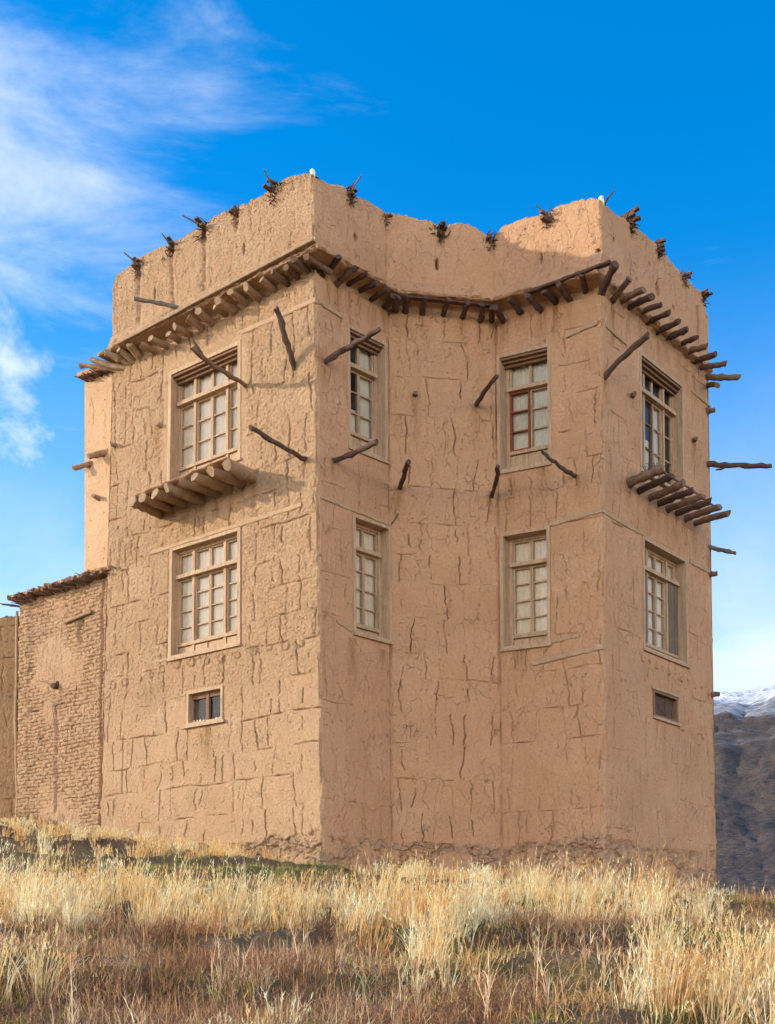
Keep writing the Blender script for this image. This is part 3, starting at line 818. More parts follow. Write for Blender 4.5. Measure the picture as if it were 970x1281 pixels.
# ------------------------------------------------------------------ windows
def fbox(mb, f, u0, u1, v0, v1, d0, d1):
    vs = [f.pt(u, v, d) for u in (u0, u1) for v in (v0, v1) for d in (d0, d1)]
    mb.add(vs, BOXF)

def fquad(mb, f, u0, u1, v0, v1, d):
    mb.add([f.pt(u0, v0, d), f.pt(u1, v0, d), f.pt(u1, v1, d), f.pt(u0, v1, d)], [(0, 1, 2, 3)])

def window(key, w):
    f = FC[w['face']]; u0, u1, v0, v1, dp = w['u0'], w['u1'], w['v0'], w['v1'], w['depth']
    W = u1 - u0; H = v1 - v0; fr = MB(); t = .068 if w['face'] == 'A' else .055; pr = .022
    wood = M['wood']
    if w.get('small'):
        t = .045
        fbox(fr, f, u0 - .01, u0 + t, v0, v1, -dp - .04, pr); fbox(fr, f, u1 - t, u1 + .01, v0, v1, -dp - .04, pr)
        fbox(fr, f, u0 + t, u1 - t, v1 - t, v1, -dp - .04, pr - .003); fbox(fr, f, u0 + t, u1 - t, v0, v0 + t, -dp - .04, pr - .003)
        o = fr.build('window', M['wood' if w['face'] == 'A' else 'wood_brown'], house)
        mb = MB(); fbox(mb, f, u0 - .06, u1 + .06, v0 - .05, v0 - .002, -.05, .05); mb.build('sill', wood, o)
        if w['face'] == 'A':
            mb = MB(); m = (u0 + u1) / 2
            fbox(mb, f, m - .035, m + .035, v0 + t, v1 - t, -.12, -.06)
            fbox(mb, f, u0 + t, m - .035, v1 - t - .09, v1 - t, -.14, -.08); fbox(mb, f, m + .035, u1 - t, v1 - t - .09, v1 - t, -.14, -.08)
            mb.build('casement', M['wood_brown'], o)
            mb = MB(); fquad(mb, f, u0 + t, u1 - t, v0 + t, v1 - t, -.11); mb.build('pane', M['glass_clear'], o)
            mb = MB()                                   # jagged scraps of paper along the foot of the panes
            for i in range(10):
                a = u0 + t + (W - 2 * t) * (i + .1) / 10; fbox(mb, f, a, a + .045, v0 + t, v0 + t + random.uniform(.02, .07), -.10, -.095)
            mb.build('paper_scrap', M['curtain'], o)
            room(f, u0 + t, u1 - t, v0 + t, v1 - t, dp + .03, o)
        else:
            mb = MB(); fbox(mb, f, u0 - .08, u1 + .05, v1 + .002, v1 + .06, -.05, .035); mb.build('lintel', M['beam'], o)
            mb = MB(); n = 3
            for i in range(n):
                a = u0 + t + (W - 2 * t) * i / n; fbox(mb, f, a, a + (W - 2 * t) / n - .012, v0 + t, v1 - t, -.10, -.07 - .01 * (i % 2))
            mb.build('board', M['log_dark'], o)
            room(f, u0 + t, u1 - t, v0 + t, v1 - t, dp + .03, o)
        return
    # outer lining, as deep as the reveal
    fbox(fr, f, u0 - .012, u0 + t, v0, v1, -dp - .08, pr); fbox(fr, f, u1 - t, u1 + .012, v0, v1, -dp - .08, pr)
    fbox(fr, f, u0 + t, u1 - t, v1 - t, v1, -dp - .08, pr - .004); fbox(fr, f, u0 + t, u1 - t, v0, v0 + t * .8, -dp - .08, pr - .004)
    a0, a1, b0, b1 = u0 + t, u1 - t, v0 + t * .8, v1 - t
    jm = .035 if len(w['cols']) > 1 else .07
    # inner frame set back in the reveal
    fi, fo = -dp - .06, -dp + .03
    s = .05
    fbox(fr, f, a0, a0 + jm, b0, b1, fi, fo); fbox(fr, f, a1 - jm, a1, b0, b1, fi, fo)
    a0 += jm; a1 -= jm
    fbox(fr, f, a0, a1, b1 - .05, b1, fi, fo)
    hb = b0 + H * w['bot']; ht = b1 - H * w['top'] + .03
    fbox(fr, f, a0 - .004, a1 + .004, ht - .035, ht + .035, fi, fo + .075)          # transom
    fbox(fr, f, a0, a1, hb - .03, hb + .025, fi, fo + .02)                           # rail over the panel
    fbox(fr, f, a0, a1, b0, b0 + .03, fi, fo + .01)
    n = sum(w['cols']); cw = (a1 - a0) / n; x = a0; muls = []
    for c in w['cols'][:-1]:
        x += c * cw; muls.append(x)
        fbox(fr, f, x - .032, x + .032, b0 + .03, hb - .03, fi, fo + .004)
        fbox(fr, f, x - .032, x + .032, hb + .025, ht - .035, fi, fo + .012); fbox(fr, f, x - .032, x + .032, ht + .035, b1 - .05, fi, fo + .012)
    if w.get('crown') or True:
        k = 3 if w.get('crown') else 1
    o = fr.build('window', wood, house)
    if w.get('crown'):
        mb = MB()
        for i in range(3):
            fbox(mb, f, u0 + t + .002, u1 - t - .002, b1 - .045 - i * .045, b1 - .003 - i * .045, -dp + .032, -.01 - i * .06)
        mb.build('lintel_moulding', M['wood_brown'], o)
    # sill
    mb = MB(); fbox(mb, f, u0 - .02, u1 + .03, v0 - .045, v0 - .002, -.1, .05); mb.build('sill', wood, o)
    # panel under the panes
    mb = MB(); fbox(mb, f, a0, a1, b0 + .03, hb - .03, fi, fo - .035)
    for i in range(n):
        if len(w['cols']) > 1 or True:
            p0 = a0 + cw * i + .05; p1 = a0 + cw * (i + 1) - .05
            fbox(mb, f, p0, p1, b0 + .05, hb - .05, fo - .034, fo - .015)
    mb.build('panel', wood, o)
    # leaves: casements below and fixed lights above
    glass = MB()
    for i in range(n):
        l = a0 + cw * i; r = l + cw
        for mx in muls:
            if abs(l - mx) < .01: l += .032
            if abs(r - mx) < .01: r -= .032
        red = key == 'D_up' and i == 0
        if key == 'E_low' and i in (0, 3):               # boarded side lights
            mb = MB(); k = 3
            for j in range(k):
                q = l + (r - l) * j / k; fbox(mb, f, q + .003, q + (r - l) / k - .003, hb + .03, ht - .036, fi + .01, fo + .025 - .006 * (j % 2))
            mb.build('shutter', M['wood_grey'], o)
        else:
            mb = MB(); st = .034
            e0, e1 = hb + .025, ht - .035
            cd0, cd1 = -dp - .045, -dp + .008 + (.03 if red else 0)
            fbox(mb, f, l + .003, l + st, e0, e1, cd0, cd1); fbox(mb, f, r - st, r - .003, e0, e1, cd0, cd1)
            fbox(mb, f, l + st, r - st, e0, e0 + st, cd0, cd1 - .002); fbox(mb, f, l + st, r - st, e1 - st, e1, cd0, cd1 - .002)
            for j in range(1, w['rows']):
                y = e0 + (e1 - e0) * j / w['rows']; fbox(mb, f, l + st, r - st, y - .011, y + .011, cd0 + .01, cd1 - .008)
            mb.build('casement', M['wood_red'] if red else (M['wood_brown'] if key in ('E_up',) and i == 1 else wood), o)
            fquad(glass, f, l + st - .004, r - st + .004, e0 + st - .004, e1 - st + .004, -dp - .026)
        mb = MB(); st = .03; e0, e1 = ht + .035, b1 - (.05 if not w.get('crown') else .05)
        fbox(mb, f, l + .002, l + st, e0, e1, -dp - .045, -dp + .004); fbox(mb, f, r - st, r - .002, e0, e1, -dp - .045, -dp + .004)
        fbox(mb, f, l + st, r - st, e0, e0 + st, -dp - .045, -dp + .002); fbox(mb, f, l + st, r - st, e1 - st, e1, -dp - .045, -dp + .002)
        mb.build('top_light', wood, o)
        fquad(glass, f, l + st - .004, r - st + .004, e0 + st - .004, e1 - st + .004, -dp - .026)
    glass.build('pane', M['glass_clear' if key in ('E_up', 'B_up') else 'glass'], o)
    # cloth behind the panes
    spans = {'E_up': [(0.0, .24, 0, 1), (.30, .5, .0, .35), (.52, .74, 0, .8)], 'B_up': [(.0, 1, .0, .28), (.55, 1, .28, .95)], 'D_up': [(0, 1, 0, 1)]}.get(key, [(0, 1, 0, 1)])
    for (s0, s1, t0, t1) in spans:
        nu, nv = max(8, int(80 * (s1 - s0))), 12
        vs = []; fs = []
        for j in range(nv + 1):
            for i in range(nu + 1):
                q = s0 + (s1 - s0) * i / nu
                uu = a0 + (a1 - a0) * q; vv = hb + (b1 - hb) * (t0 + (t1 - t0) * j / nv)
                dd = -dp - .060 + .008 * math.sin(q * 58 + 1.3 * math.sin(q * 17)) + .003 * math.sin(q * 130 + j)
                vs.append(f.pt(uu, vv, dd))
        for j in range(nv):
            for i in range(nu): fs.append((j * (nu + 1) + i, j * (nu + 1) + i + 1, (j + 1) * (nu + 1) + i + 1, (j + 1) * (nu + 1) + i))
        mb = MB(); mb.add(vs, fs); mb.build('curtain', M['curtain_green' if key in ('D_up', 'B_up', 'E_up') else 'curtain'], o, True)
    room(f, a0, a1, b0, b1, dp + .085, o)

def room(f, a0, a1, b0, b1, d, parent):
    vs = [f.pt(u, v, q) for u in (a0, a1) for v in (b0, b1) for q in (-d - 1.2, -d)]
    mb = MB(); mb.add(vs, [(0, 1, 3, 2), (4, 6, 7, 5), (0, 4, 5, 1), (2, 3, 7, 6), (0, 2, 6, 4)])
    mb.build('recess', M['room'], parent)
for k, w in WIN.items(): window(k, w)

# ------------------------------------------------------------------ side tower strip, annex and garden wall on the left
A0 = COR[0]['B']; A1 = COR[1]['B']
def on_line(px, back, turn=0., start=None):
    """point on a wall line parallel to A (optionally turned), set back by some metres, at a photo column"""
    o = (A1 + bD * back) if start is None else start
    ca, sa = math.cos(turn), math.sin(turn); d = Vector((aD.x * ca - aD.y * sa, aD.x * sa + aD.y * ca, 0))
    k = (px - CX) / F
    t = (k * o.y - o.x) / (d.x - k * d.y); return o + d * t
def wall_face(p0, p1, zb, zt0, zt1, lean=0.):
    a = Vector((p0.x, p0.y, zb)); b = Vector((p1.x, p1.y, zb)); n = Vector((p1.y - p0.y, p0.x - p1.x, 0)).normalized()
    if n.y > 0: n = -n
    c = Vector((p0.x, p0.y, zt0)) - n * lean; d = Vector((p1.x, p1.y, zt1)) - n * lean
    return Face(a, b, c, d)
# strip: a set-back bay of the house
p0 = on_line(106, .6); p1 = on_line(152, .6)
f = wall_face(p0, p1, 1.2, zat(478, p0.y), zat(478, p0.y) - .1)
me, _ = surface(f, 'bay_wall', 0, f.H, None, None, .06, .2, 401, course=.9, dense=False); link('bay_wall', me, M['mud_smooth'], house)
mb = MB(); t0, t1 = f.pt(0, f.H), f.pt(f.L, f.H); bk = bD * 3
mb.add([f.pt(0, 0), f.pt(0, f.H), f.pt(0, f.H) + bk, f.pt(0, 0) + bk, t1, t1 + bk], [(0, 3, 2, 1), (1, 2, 5, 4)]); mb.build('bay_wall', M['mud'], house)
mb = MB(); rnd = random.Random(5)
for i in range(46):
    u = rnd.uniform(-.1, f.L); a = f.pt(u, f.H + rnd.uniform(-.02, .12), -.2); d = f.pt(u + rnd.uniform(-.15, .15), f.H + rnd.uniform(-.06, .08), rnd.uniform(.06, .25))
    tube(mb, [a, (a + d) / 2, d], [.022, .02, .012], 5, .2, rnd)
mb.build('brush_eave', M['log_mid'], house)
mb = MB(); vs = [f.pt(u, f.H + h, d) for u in (-.08, f.L) for h in (.06, .16) for d in (-.6, .13)]; mb.add(vs, BOXF); mb.build('bay_roof', M['mud_ledge'], house)
for (a, b, r) in (((113, 581), (91, 586), .06), ((132, 566), (110, 571), .07)):
    p = f.pt(*f.uv(*a)); q = off_at(*b, f, .25); pole3(p - (q - p).normalized() * .15, q, r, 'log_pale')
p = f.pt(*f.uv(124, 624)); pole3(p, p + Vector((-.1, -.12, .02)), .05, 'log_pale')

annex = empty('brick_annex', (on_line(75, .12).x, on_line(75, .12).y, 2.4))
tag(annex, 'low mud-brick annex with exposed brick courses and twig roof against the tower', 'building')
p0 = on_line(20, .12); p1 = on_line(136, .12)
fa = wall_face(p0, p1, 1.6, zat(752, p0.y), zat(716, p1.y), .1)
def bricks(U, V):
    h = .078; q = V / h + .5 * fbm(U * .8, V * .8, 9, 2) + .22 * fbm(U * 4, V * 2.5, 10, 2); row = np.floor(q); vv = q - row
    off = (row % 2) * .5 + .35 * np.sin(row * 12.9898) ; uu = U / .27 + off; ui = np.floor(uu); uf = uu - ui
    j = np.maximum((1 - sm(.04, .20, np.minimum(vv, 1 - vv))) * sm(-.35, .1, pnoise(U * 6, row * 1.7, 18)), .8 * (1 - sm(.01, .06, np.minimum(uf, 1 - uf))))
    rr = np.abs(np.sin(row * 91.7 + ui * 47.3) * 43758.5) % 1
    # plastered patches still cover part of the bricks
    c = sm(-.1, .18, fbm(U * .55, V * .55, 15, 3) + .26 + .12 * np.cos((U - fa.L * .70) * 3))
    pil = .05 * np.exp(-((U - fa.L * .06) / .22) ** 4)
    return c * (-.036 * j + .026 * (rr - .5) + .02 * fbm(U * 9, V * 9, 19, 3)) + (1 - c) * .012 + pil
holes = [(*fa.uv(72, 857), .07, .08, .2), (*fa.uv(101, 790), .13, .27, .07), (*fa.uv(70, 886), .03, .12, .1), (*fa.uv(51, 925), .04, .04, .06)]
grooves = [(fa.uv(70, 960)[0], fa.uv(70, 1020)[1], fa.uv(70, 890)[1], .05, .05), (fa.uv(127, 850)[0] , 0, fa.H, .03, .07)]
me, P = surface(fa, 'wall', 0, fa.H, None, None, .25, .15, 421, holes=holes, grooves=grooves, course=1.1, extra=bricks)
link('wall', me, M['brick'], annex)
bk = bD * 2.6; mb = MB()
mb.add([fa.pt(0, 0), fa.pt(0, fa.H), fa.pt(0, fa.H) + bk, fa.pt(0, 0) + bk, fa.pt(fa.L, fa.H), fa.pt(fa.L, fa.H) + bk], [(0, 3, 2, 1), (1, 2, 5, 4)]); mb.build('side_wall', M['brick'], annex)
mb = MB(); rnd = random.Random(9)
for i in range(170):
    u = rnd.uniform(-.18, fa.L + .05); hz = rnd.uniform(-.07, .08)
    a = fa.pt(u, fa.H + hz, -.3); d = fa.pt(u + rnd.uniform(-.25, .25), fa.H + hz + rnd.uniform(-.07, .04), rnd.uniform(.10, .32))
    r = rnd.uniform(.008, .02); tube(mb, [a, (a + d) / 2 + Vector((0, 0, .01)), d], [r, r * .9, r * .6], 5, .2, rnd)
mb.build('brush_eave', M['log_mid'], annex)
nseg = 60; vs = []; fs = []
for i in range(nseg + 1):
    u = -.2 + (fa.L + .25) * i / nseg
    for (d, h) in ((-1.2, .20), (.10, .13), (.19, .10), (.15, .06), (-.2, .05)):
        vs.append(fa.pt(u, fa.H + h + .03 * random.uniform(-1, 1), d + .04 * random.uniform(-1, 1)))
for i in range(nseg):
    for j in range(4): fs.append((i * 5 + j, (i + 1) * 5 + j, (i + 1) * 5 + j + 1, i * 5 + j + 1))
fs += [(0, 1, 2, 3, 4), tuple(nseg * 5 + j for j in (4, 3, 2, 1, 0))]
mb = MB(); mb.add(vs, fs); mb.build('roof', M['mud_ledge'], annex, True)
for i in range(12):
    u = .02 + fa.L * i / 11.5; p = fa.pt(u, fa.H + .0, -.2); q = fa.pt(u - .03, fa.H + .015, .22 + random.uniform(-.05, .05))
    log_mesh(p, q, .04, .037).build('rafter', M['log_mid'], annex, True)
# left corner post, window lintel stick, peg
def on_face_stick(f, a, b, r, d, name, mat, parent):
    p = f.pt(*f.uv(*a), d); q = f.pt(*f.uv(*b), d); log_mesh(p, q, r, r, .015).build(name, M[mat], parent, True)
on_face_stick(fa, (22, 765), (22, 1040), .03, .0, 'corner_post', 'beam', annex)
on_face_stick(fa, (83, 779), (116, 766), .035, .03, 'lintel', 'log_pale', annex)
on_face_stick(fa, (24, 894), (78, 880), .02, .015, 'lintel', 'log_mid', annex)
on_face_stick(fa, (52, 852), (68, 856), .02, .02, 'peg', 'log_pale', annex)
p = fa.pt(*fa.uv(72, 858), -.1); log_mesh(p, p + hn('A') * .22 + Vector((0, 0, -.02)), .05, .05).build('pipe', M['log_dark'], annex, True)

gp0 = on_line(21, .55); gp1 = on_line(-230, 0, math.radians(27), gp0)
fg = wall_face(gp1, gp0, 1.3, zat(772, gp0.y) - .25, zat(772, gp0.y))
gw = empty('mud_wall', ((gp0.x + gp1.x) / 2, (gp0.y + gp1.y) / 2, 2.6))
tag(gw, 'shaded brown mud wall with deep cracks running left from the brick annex', 'wall')
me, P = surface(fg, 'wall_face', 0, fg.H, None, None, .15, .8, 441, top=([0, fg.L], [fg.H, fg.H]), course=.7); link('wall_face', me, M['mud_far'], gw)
topv = P[-1]; h = np.array([fg.n[0], fg.n[1], 0]); back = []
for dn, dz in ((0, 0), (.1, .06), (.3, .08), (.5, .02), (.5, -4)):
    q = topv - h * dn; q[:, 2] += dz; back.append(q)
back = np.array(back); m_, n_ = back.shape[:2]; idx = np.arange(m_ * n_).reshape(m_, n_)
q = np.stack([idx[:-1, :-1], idx[:-1, 1:], idx[1:, 1:], idx[1:, :-1]], -1)
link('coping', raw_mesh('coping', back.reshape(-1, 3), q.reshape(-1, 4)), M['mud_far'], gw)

# ------------------------------------------------------------------ ground
def gz(x, y):
    x = np.asarray(x, float); y = np.asarray(y, float)
    base = np.where(y < 19, -1.52 + .163 * y, 1.577 + .9 * (1 - np.exp(-np.clip(y - 19, 0, 99) * .163 / .9)) * .25)
    base = np.where(y < 0, -1.52 + .10 * y, base)
    base = base + .155 * np.clip(-1.2 - x, 0, 9) * sm(13, 22, y) - .10 * np.clip(x + 1.5, 0, 12) * sm(11, 21, y)
    near = sm(-40, -15, y) * (1 - sm(32, 60, y)) * (1 - sm(22, 45, np.abs(x)))
    bumps = .10 * fbm(x * .45, y * .6, 500, 4) + .05 * fbm(x * 1.6, y * 1.9, 510, 3)
    z = base + bumps
    st = .34; q = (z + .22 * fbm(x * .33, y * .25, 520, 3)) / st; fl = np.floor(q); fr = q - fl
    stepped = (fl + sm(.30, .52, fr)) * st - .22 * fbm(x * .33, y * .25, 520, 3)
    k = .62 * sm(5, 7, y) * (1 - sm(18.0, 20.5, y))
    z = z * (1 - k) + stepped * k
    z = z + (.03 * fbm(x * 6, y * 6, 530, 3) + .07 * (.5 - voronoi(x * 1.9 + .3 * pnoise(x * 2, y * 2, 5), y * 1.9, 531)[0]) + .05 * (.5 - voronoi(x * 4.2, y * 4.2, 532)[0])) * near
    drop = -26 * sm(28, 130, y) - 20 * sm(20, 160, np.abs(x)) 
    far = np.hypot(x, y)
    return np.where(far > 400, -30, np.maximum(z + drop, -30))
def axis(core0, core1, step, far0, far1, ratio=1.16):
    a = list(np.arange(core0, core1 + step * .5, step)); s = step
    b = a[-1]
    while b < far1: s *= ratio; b += s; a.append(b)
    s = step; b = a[0]; pre = []
    while b > far0: s *= ratio; b -= s; pre.append(b)
    return np.array(pre[::-1] + a)
gx = axis(-11, 11, .055, -4500, 4500); gy = axis(5.0, 27, .055, -1500, 6000)
X, Y = np.meshgrid(gx, gy); Z = gz(X, Y)
idx = np.arange(X.size).reshape(X.shape); q = np.stack([idx[:-1, :-1], idx[:-1, 1:], idx[1:, 1:], idx[1:, :-1]], -1)
def ground_mat():
    m, nt, p, _ = new_mat('hillside_soil'); v = coords(nt)
    c = mixc(nt, maprange(nt, noise(nt, v, 1.7, 5), .35, .65), (.10, .055, .032), (.20, .12, .06))
    g = maprange(nt, noise(nt, coords(nt, (1, .8, 1), (4, 2, 0)), .55, 4, .6), .50, .60, 0, .85)
    c = mixc(nt, g, c, (.14, .135, .03))
    c = mixc(nt, maprange(nt, noise(nt, v, 14, 4), .45, .75, 0, .6), c, (.09, .055, .035))
    c = mixc(nt, maprange(nt, noise(nt, v, 60, 3), .55, .7, 0, .5), c, (.42, .29, .14))
    nt.links.new(c, p.inputs['Base Color']); b1 = bump(nt, p, noise(nt, v, 16, 6, .65), .05, 1.)
    return m
g = link('ground', raw_mesh('ground', np.stack([X, Y, Z], -1).reshape(-1, 3), q.reshape(-1, 4)), ground_mat())
tag(g, 'grassy hillside with small earth terraces below the house', 'ground', kind='structure')

# ------------------------------------------------------------------ mountain
az = np.radians(np.linspace(-62, 62, 620)); rr = np.geomspace(170, 3300, 330)
AZ, R = np.meshgrid(az, rr); X = R * np.sin(AZ); Y = R * np.cos(AZ)
t = np.log(R / 170) / np.log(2300 / 170)
el = -.03 + .258 * sm(-.15, 1.0, t) ** .9
Z = R * el
Z += R * (+.014 * fbm(AZ * 9, t * 3, 600, 5) + .007 * np.abs(fbm(AZ * 30, t * 9, 610, 4))) * sm(0, .2, t)
Z += R * .0022 * fbm(AZ * 190, t * 60, 620, 3)
Z = np.where(R > 2300, Z - (R - 2300) * .6, Z)
idx = np.arange(X.size).reshape(X.shape); q = np.stack([idx[:-1, :-1], idx[:-1, 1:], idx[1:, 1:], idx[1:, :-1]], -1)
def mountain_mat():
    m, nt, p, _ = new_mat('scrub_mountain'); v = coords(nt)
    geo = nd(nt, 'ShaderNodeNewGeometry'); sep = nd(nt, 'ShaderNodeSeparateXYZ'); nt.links.new(geo.outputs['Position'], sep.inputs[0])
    c = mixc(nt, maprange(nt, noise(nt, v, .02, 6, .65), .35, .65), (.060, .036, .022), (.125, .080, .050))
    c = mixc(nt, maprange(nt, noise(nt, v, .30, 5, .75), .48, .57, 0, .9), c, (.016, .012, .009))
    c = mixc(nt, maprange(nt, noise(nt, v, .8, 3, .7), .57, .66, 0, .7), c, (.26, .175, .11))
    zz = mathn(nt, 'ADD', sep.outputs[2], mathn(nt, 'MULTIPLY', mathn(nt, 'SUBTRACT', noise(nt, v, .011, 9, .72), .5), 420))
    s = mathn(nt, 'MULTIPLY', maprange(nt, zz, 215, 400), maprange(nt, noise(nt, v, .06, 6, .75), .40, .54, .15, 1))
    sp = maprange(nt, mathn(nt, 'ADD', noise(nt, coords(nt, (1, 1, .5)), .03, 6, .7), maprange(nt, sep.outputs[2], 0, 400, -.12, .02)), .63, .66, 0, .7)
    s = mathn(nt, 'MAXIMUM', s, sp)
    c = mixc(nt, s, c, (.78, .79, .82)); nt.links.new(c, p.inputs['Base Color'])
    return m
o = link('mountain', raw_mesh('mountain', np.stack([X, Y, Z], -1).reshape(-1, 3), q.reshape(-1, 4)), mountain_mat())
tag(o, 'dark scrub-covered mountainside with snow along its top, behind the house', 'mountain', kind='structure')

# mist lying on the mountain top
bmm = bpy.data.meshes.new('mist'); import bmesh
b_ = bmesh.new(); bmesh.ops.create_icosphere(b_, subdivisions=3, radius=1.0); b_.to_mesh(bmm); b_.free()
m, nt, p, out = new_mat('mountain_mist'); nt.nodes.remove(p)
vol = nd(nt, 'ShaderNodeVolumePrincipled'); vol.inputs['Color'].default_value = (.95, .96, .98, 1)
tcn = nd(nt, 'ShaderNodeTexCoord'); ln = nd(nt, 'ShaderNodeVectorMath', operation='LENGTH'); nt.links.new(tcn.outputs['Object'], ln.inputs[0])
fade = maprange(nt, ln.outputs['Value'], .35, 1.0, 1, 0, True)
nn = noise(nt, coords(nt, (7, 3, 2)), 1.3, 4)
nt.links.new(mathn(nt, 'MULTIPLY', mathn(nt, 'MULTIPLY', fade, maprange(nt, nn, .35, .6, .15, 1)), .0045), vol.inputs['Density'])
nt.links.new(vol.outputs[0], out.inputs['Volume'])
o = link('mist', bmm, m); o.location = (900, 2150, 545); o.scale = (760, 190, 75)
tag(o, 'pale mist lying along the snowy mountain top', 'mist', kind='stuff')

# ------------------------------------------------------------------ grass
def blades(name, pts, hgt, wid, lean_dir, lean, col, seg=3, droop=.3, mat=None, label=None, sub=None):
    """many thin curved blades in one mesh"""
    n = len(pts); ts = np.linspace(0, 1, seg + 1)
    face = RNG.uniform(0, 2 * np.pi, n); side = np.stack([np.cos(face), np.sin(face), np.zeros(n)], 1)
    ld = np.stack([np.cos(lean_dir), np.sin(lean_dir), np.zeros(n)], 1)
    V = np.zeros((n, 2 * seg + 1, 3))
    for i, t in enumerate(ts):
        c = pts + ld * (lean * hgt * (t ** 1.7))[:, None]
        c[:, 2] += hgt * t * (1 - .35 * np.clip(lean, 0, 1.2) * t) - droop * hgt * np.clip(lean, 0, 1) * t ** 3
        w = (wid * (1 - .75 * t) / 2)[:, None]
        if i < seg: V[:, 2 * i] = c - side * w; V[:, 2 * i + 1] = c + side * w
        else: V[:, 2 * seg] = c
    b = np.arange(n)[:, None, None] * (2 * seg + 1)
    qs = np.array([[2 * i, 2 * i + 1, 2 * i + 3, 2 * i + 2] for i in range(seg - 1)])
    Q = (b + qs[None]).reshape(-1, 4); T = (b[:, 0, :] + np.array([[2 * seg - 2, 2 * seg - 1, 2 * seg]])).reshape(-1, 3)
    return V.reshape(-1, 3), Q, T, np.repeat(col, 2 * seg + 1, 0), V

def merge(name, packs, mat):
    Vs = []; Qs = []; Ts = []; Cs = []; b = 0
    for V, Q, T, C in packs:
        Vs.append(V); Qs.append(Q + b); Ts.append(T + b); Cs.append(C); b += len(V)
    me = raw_mesh(name, np.concatenate(Vs), np.concatenate(Qs), np.concatenate(Ts), True)
    at = me.attributes.new('Col', 'FLOAT_COLOR', 'POINT'); C = np.concatenate(Cs)
    at.data.foreach_set('color', np.concatenate([C, np.ones((len(C), 1))], 1).astype(np.float32).ravel())
    return link(name, me, mat)

def inside_house(x, y):
    P = [c['B'] for c in COR]; r = np.zeros(x.shape, bool)
    for i in range(len(P)):
        a, b = P[i], P[(i + 1) % len(P)]
        c = ((a.y > y) != (b.y > y)) & (x < (b.x - a.x) * (y - a.y) / (b.y - a.y + 1e-9) + a.x); r ^= c
    def behind(p, q, off):
        n = Vector((q.y - p.y, p.x - q.x, 0)).normalized(); n = n if n.y < 0 else -n
        return ((x - p.x) * n.x + (y - p.y) * n.y < off) & (x < max(p.x, q.x)) 
    r |= behind(on_line(20, .12), on_line(136, .12), .05) & (x > -9) & (y > 22)
    return r

def pix_ground(px, py):
    d = np.linspace(5.5, 40, 3000); x = (px - CX) / F * d; z = (HY - py) / F * d
    h = gz(x, d); k = np.argmax(z <= h + .0) if np.any(z <= h) else len(d) - 1
    # first point where the sight line meets the slope
    return x[k], d[k]

def scatter(n, ymin=5.6, ymax=27.5, power=1.6):
    y = ymin + (ymax - ymin) * RNG.random(n) ** power
    x = RNG.uniform(-1, 1, n) * (.44 * y + 2.2)
    return x, y
GREEN = [(200, 1090, 1.3), (300, 1096, 1.5), (400, 1090, 1.2), (520, 1110, .9), (560, 1140, .8), (140, 1100, .8), (880, 1150, 1.2), (910, 1120, 1.2), (840, 1165, .8), (240, 1268, .6), (60, 1275, .5), (900, 1270, .4), (470, 1275, .5), (620, 1170, .7)]
GP = [(*pix_ground(a, b), r) for a, b, r in GREEN]
PALE = [(600, 1150, 1.3), (680, 1150, 1.5), (780, 1150, 1.5), (540, 1160, 1.0), (480, 1140, 1.0), (350, 1150, 1.1), (240, 1150, 1.0), (60, 1130, 1.4), (100, 1160, 1.2), (930, 1230, 1.1), (960, 1270, .9), (560, 1230, .6), (830, 1130, 1.0), (10, 1250, .5)]
PP = [(*pix_ground(a, b), r) for a, b, r in PALE]
def field(L, x, y):
    s = np.zeros_like(x)
    for (a, b, r) in L: s = np.maximum(s, np.exp(-(((x - a) / (r * .85)) ** 2 + ((y - b) / (r * 1.1)) ** 2)))
    return s
def palette(n, cols, var=.18):
    c = np.array(cols)[RNG.integers(0, len(cols), n)]
    return np.clip(c * (1 + var * RNG.normal(size=(n, 1))) * (1 + .05 * RNG.normal(size=(n, 3))), .005, .85)

packs = []; green = []; red = []
# 1 tall pale grass in tussocks
nc = 5200; x, y = scatter(nc, 5.8, 27, 1.15)
dens = .02 + 1.15 * sm(.25, .7, field(PP, x, y)) + .30 * sm(.1, .35, fbm(x * .6, y * .5, 700, 3)) - .8 * field(GP, x, y)
wallgrass = np.exp(-((y - 20.0) / 2.6) ** 2) * .8
dens = dens * (.62 + .38 * sm(8.5, 11, y))
keep = (RNG.random(nc) < dens + wallgrass) & ~inside_house(x, y)
x, y = x[keep], y[keep]; nb = RNG.integers(14, 38, len(x))
cx_ = np.repeat(x, nb); cy_ = np.repeat(y, nb); n = len(cx_)
spread = np.repeat(RNG.uniform(.05, .15, len(x)), nb)
a = RNG.uniform(0, 6.283, n); r = spread * np.sqrt(RNG.random(n))
bx = cx_ + r * np.cos(a); by = cy_ + r * np.sin(a); ok = ~inside_house(bx, by)
bx, by, a, cx_, cy_ = bx[ok], by[ok], a[ok], cx_[ok], cy_[ok]; n = len(bx)
tall = np.repeat(RNG.uniform(.17, .44, len(x)), nb)[ok] * (.75 + 1.0 * field(PP, bx, by))
h = tall * RNG.uniform(.6, 1.15, n)
tint = np.repeat(RNG.integers(0, 4, len(x)), nb)[ok]
base = np.array([(.86, .63, .32), (.82, .54, .23), (.89, .73, .45), (.68, .39, .15)])[tint]
col = np.clip(base * (1 + .16 * RNG.normal(size=(n, 1))), .02, .88)
wind = .35
ld = a + RNG.normal(0, .5, n); lean = np.abs(RNG.normal(.28, .2, n))
lx = lean * np.cos(ld) + wind * .35; ly = lean * np.sin(ld); ld = np.arctan2(ly, lx); lean = np.hypot(lx, ly)
V, Q, T, C, VV = blades('g', np.stack([bx, by, gz(bx, by) - .02], 1), h, np.full(n, .0068) + .00025 * by, ld, lean, col)
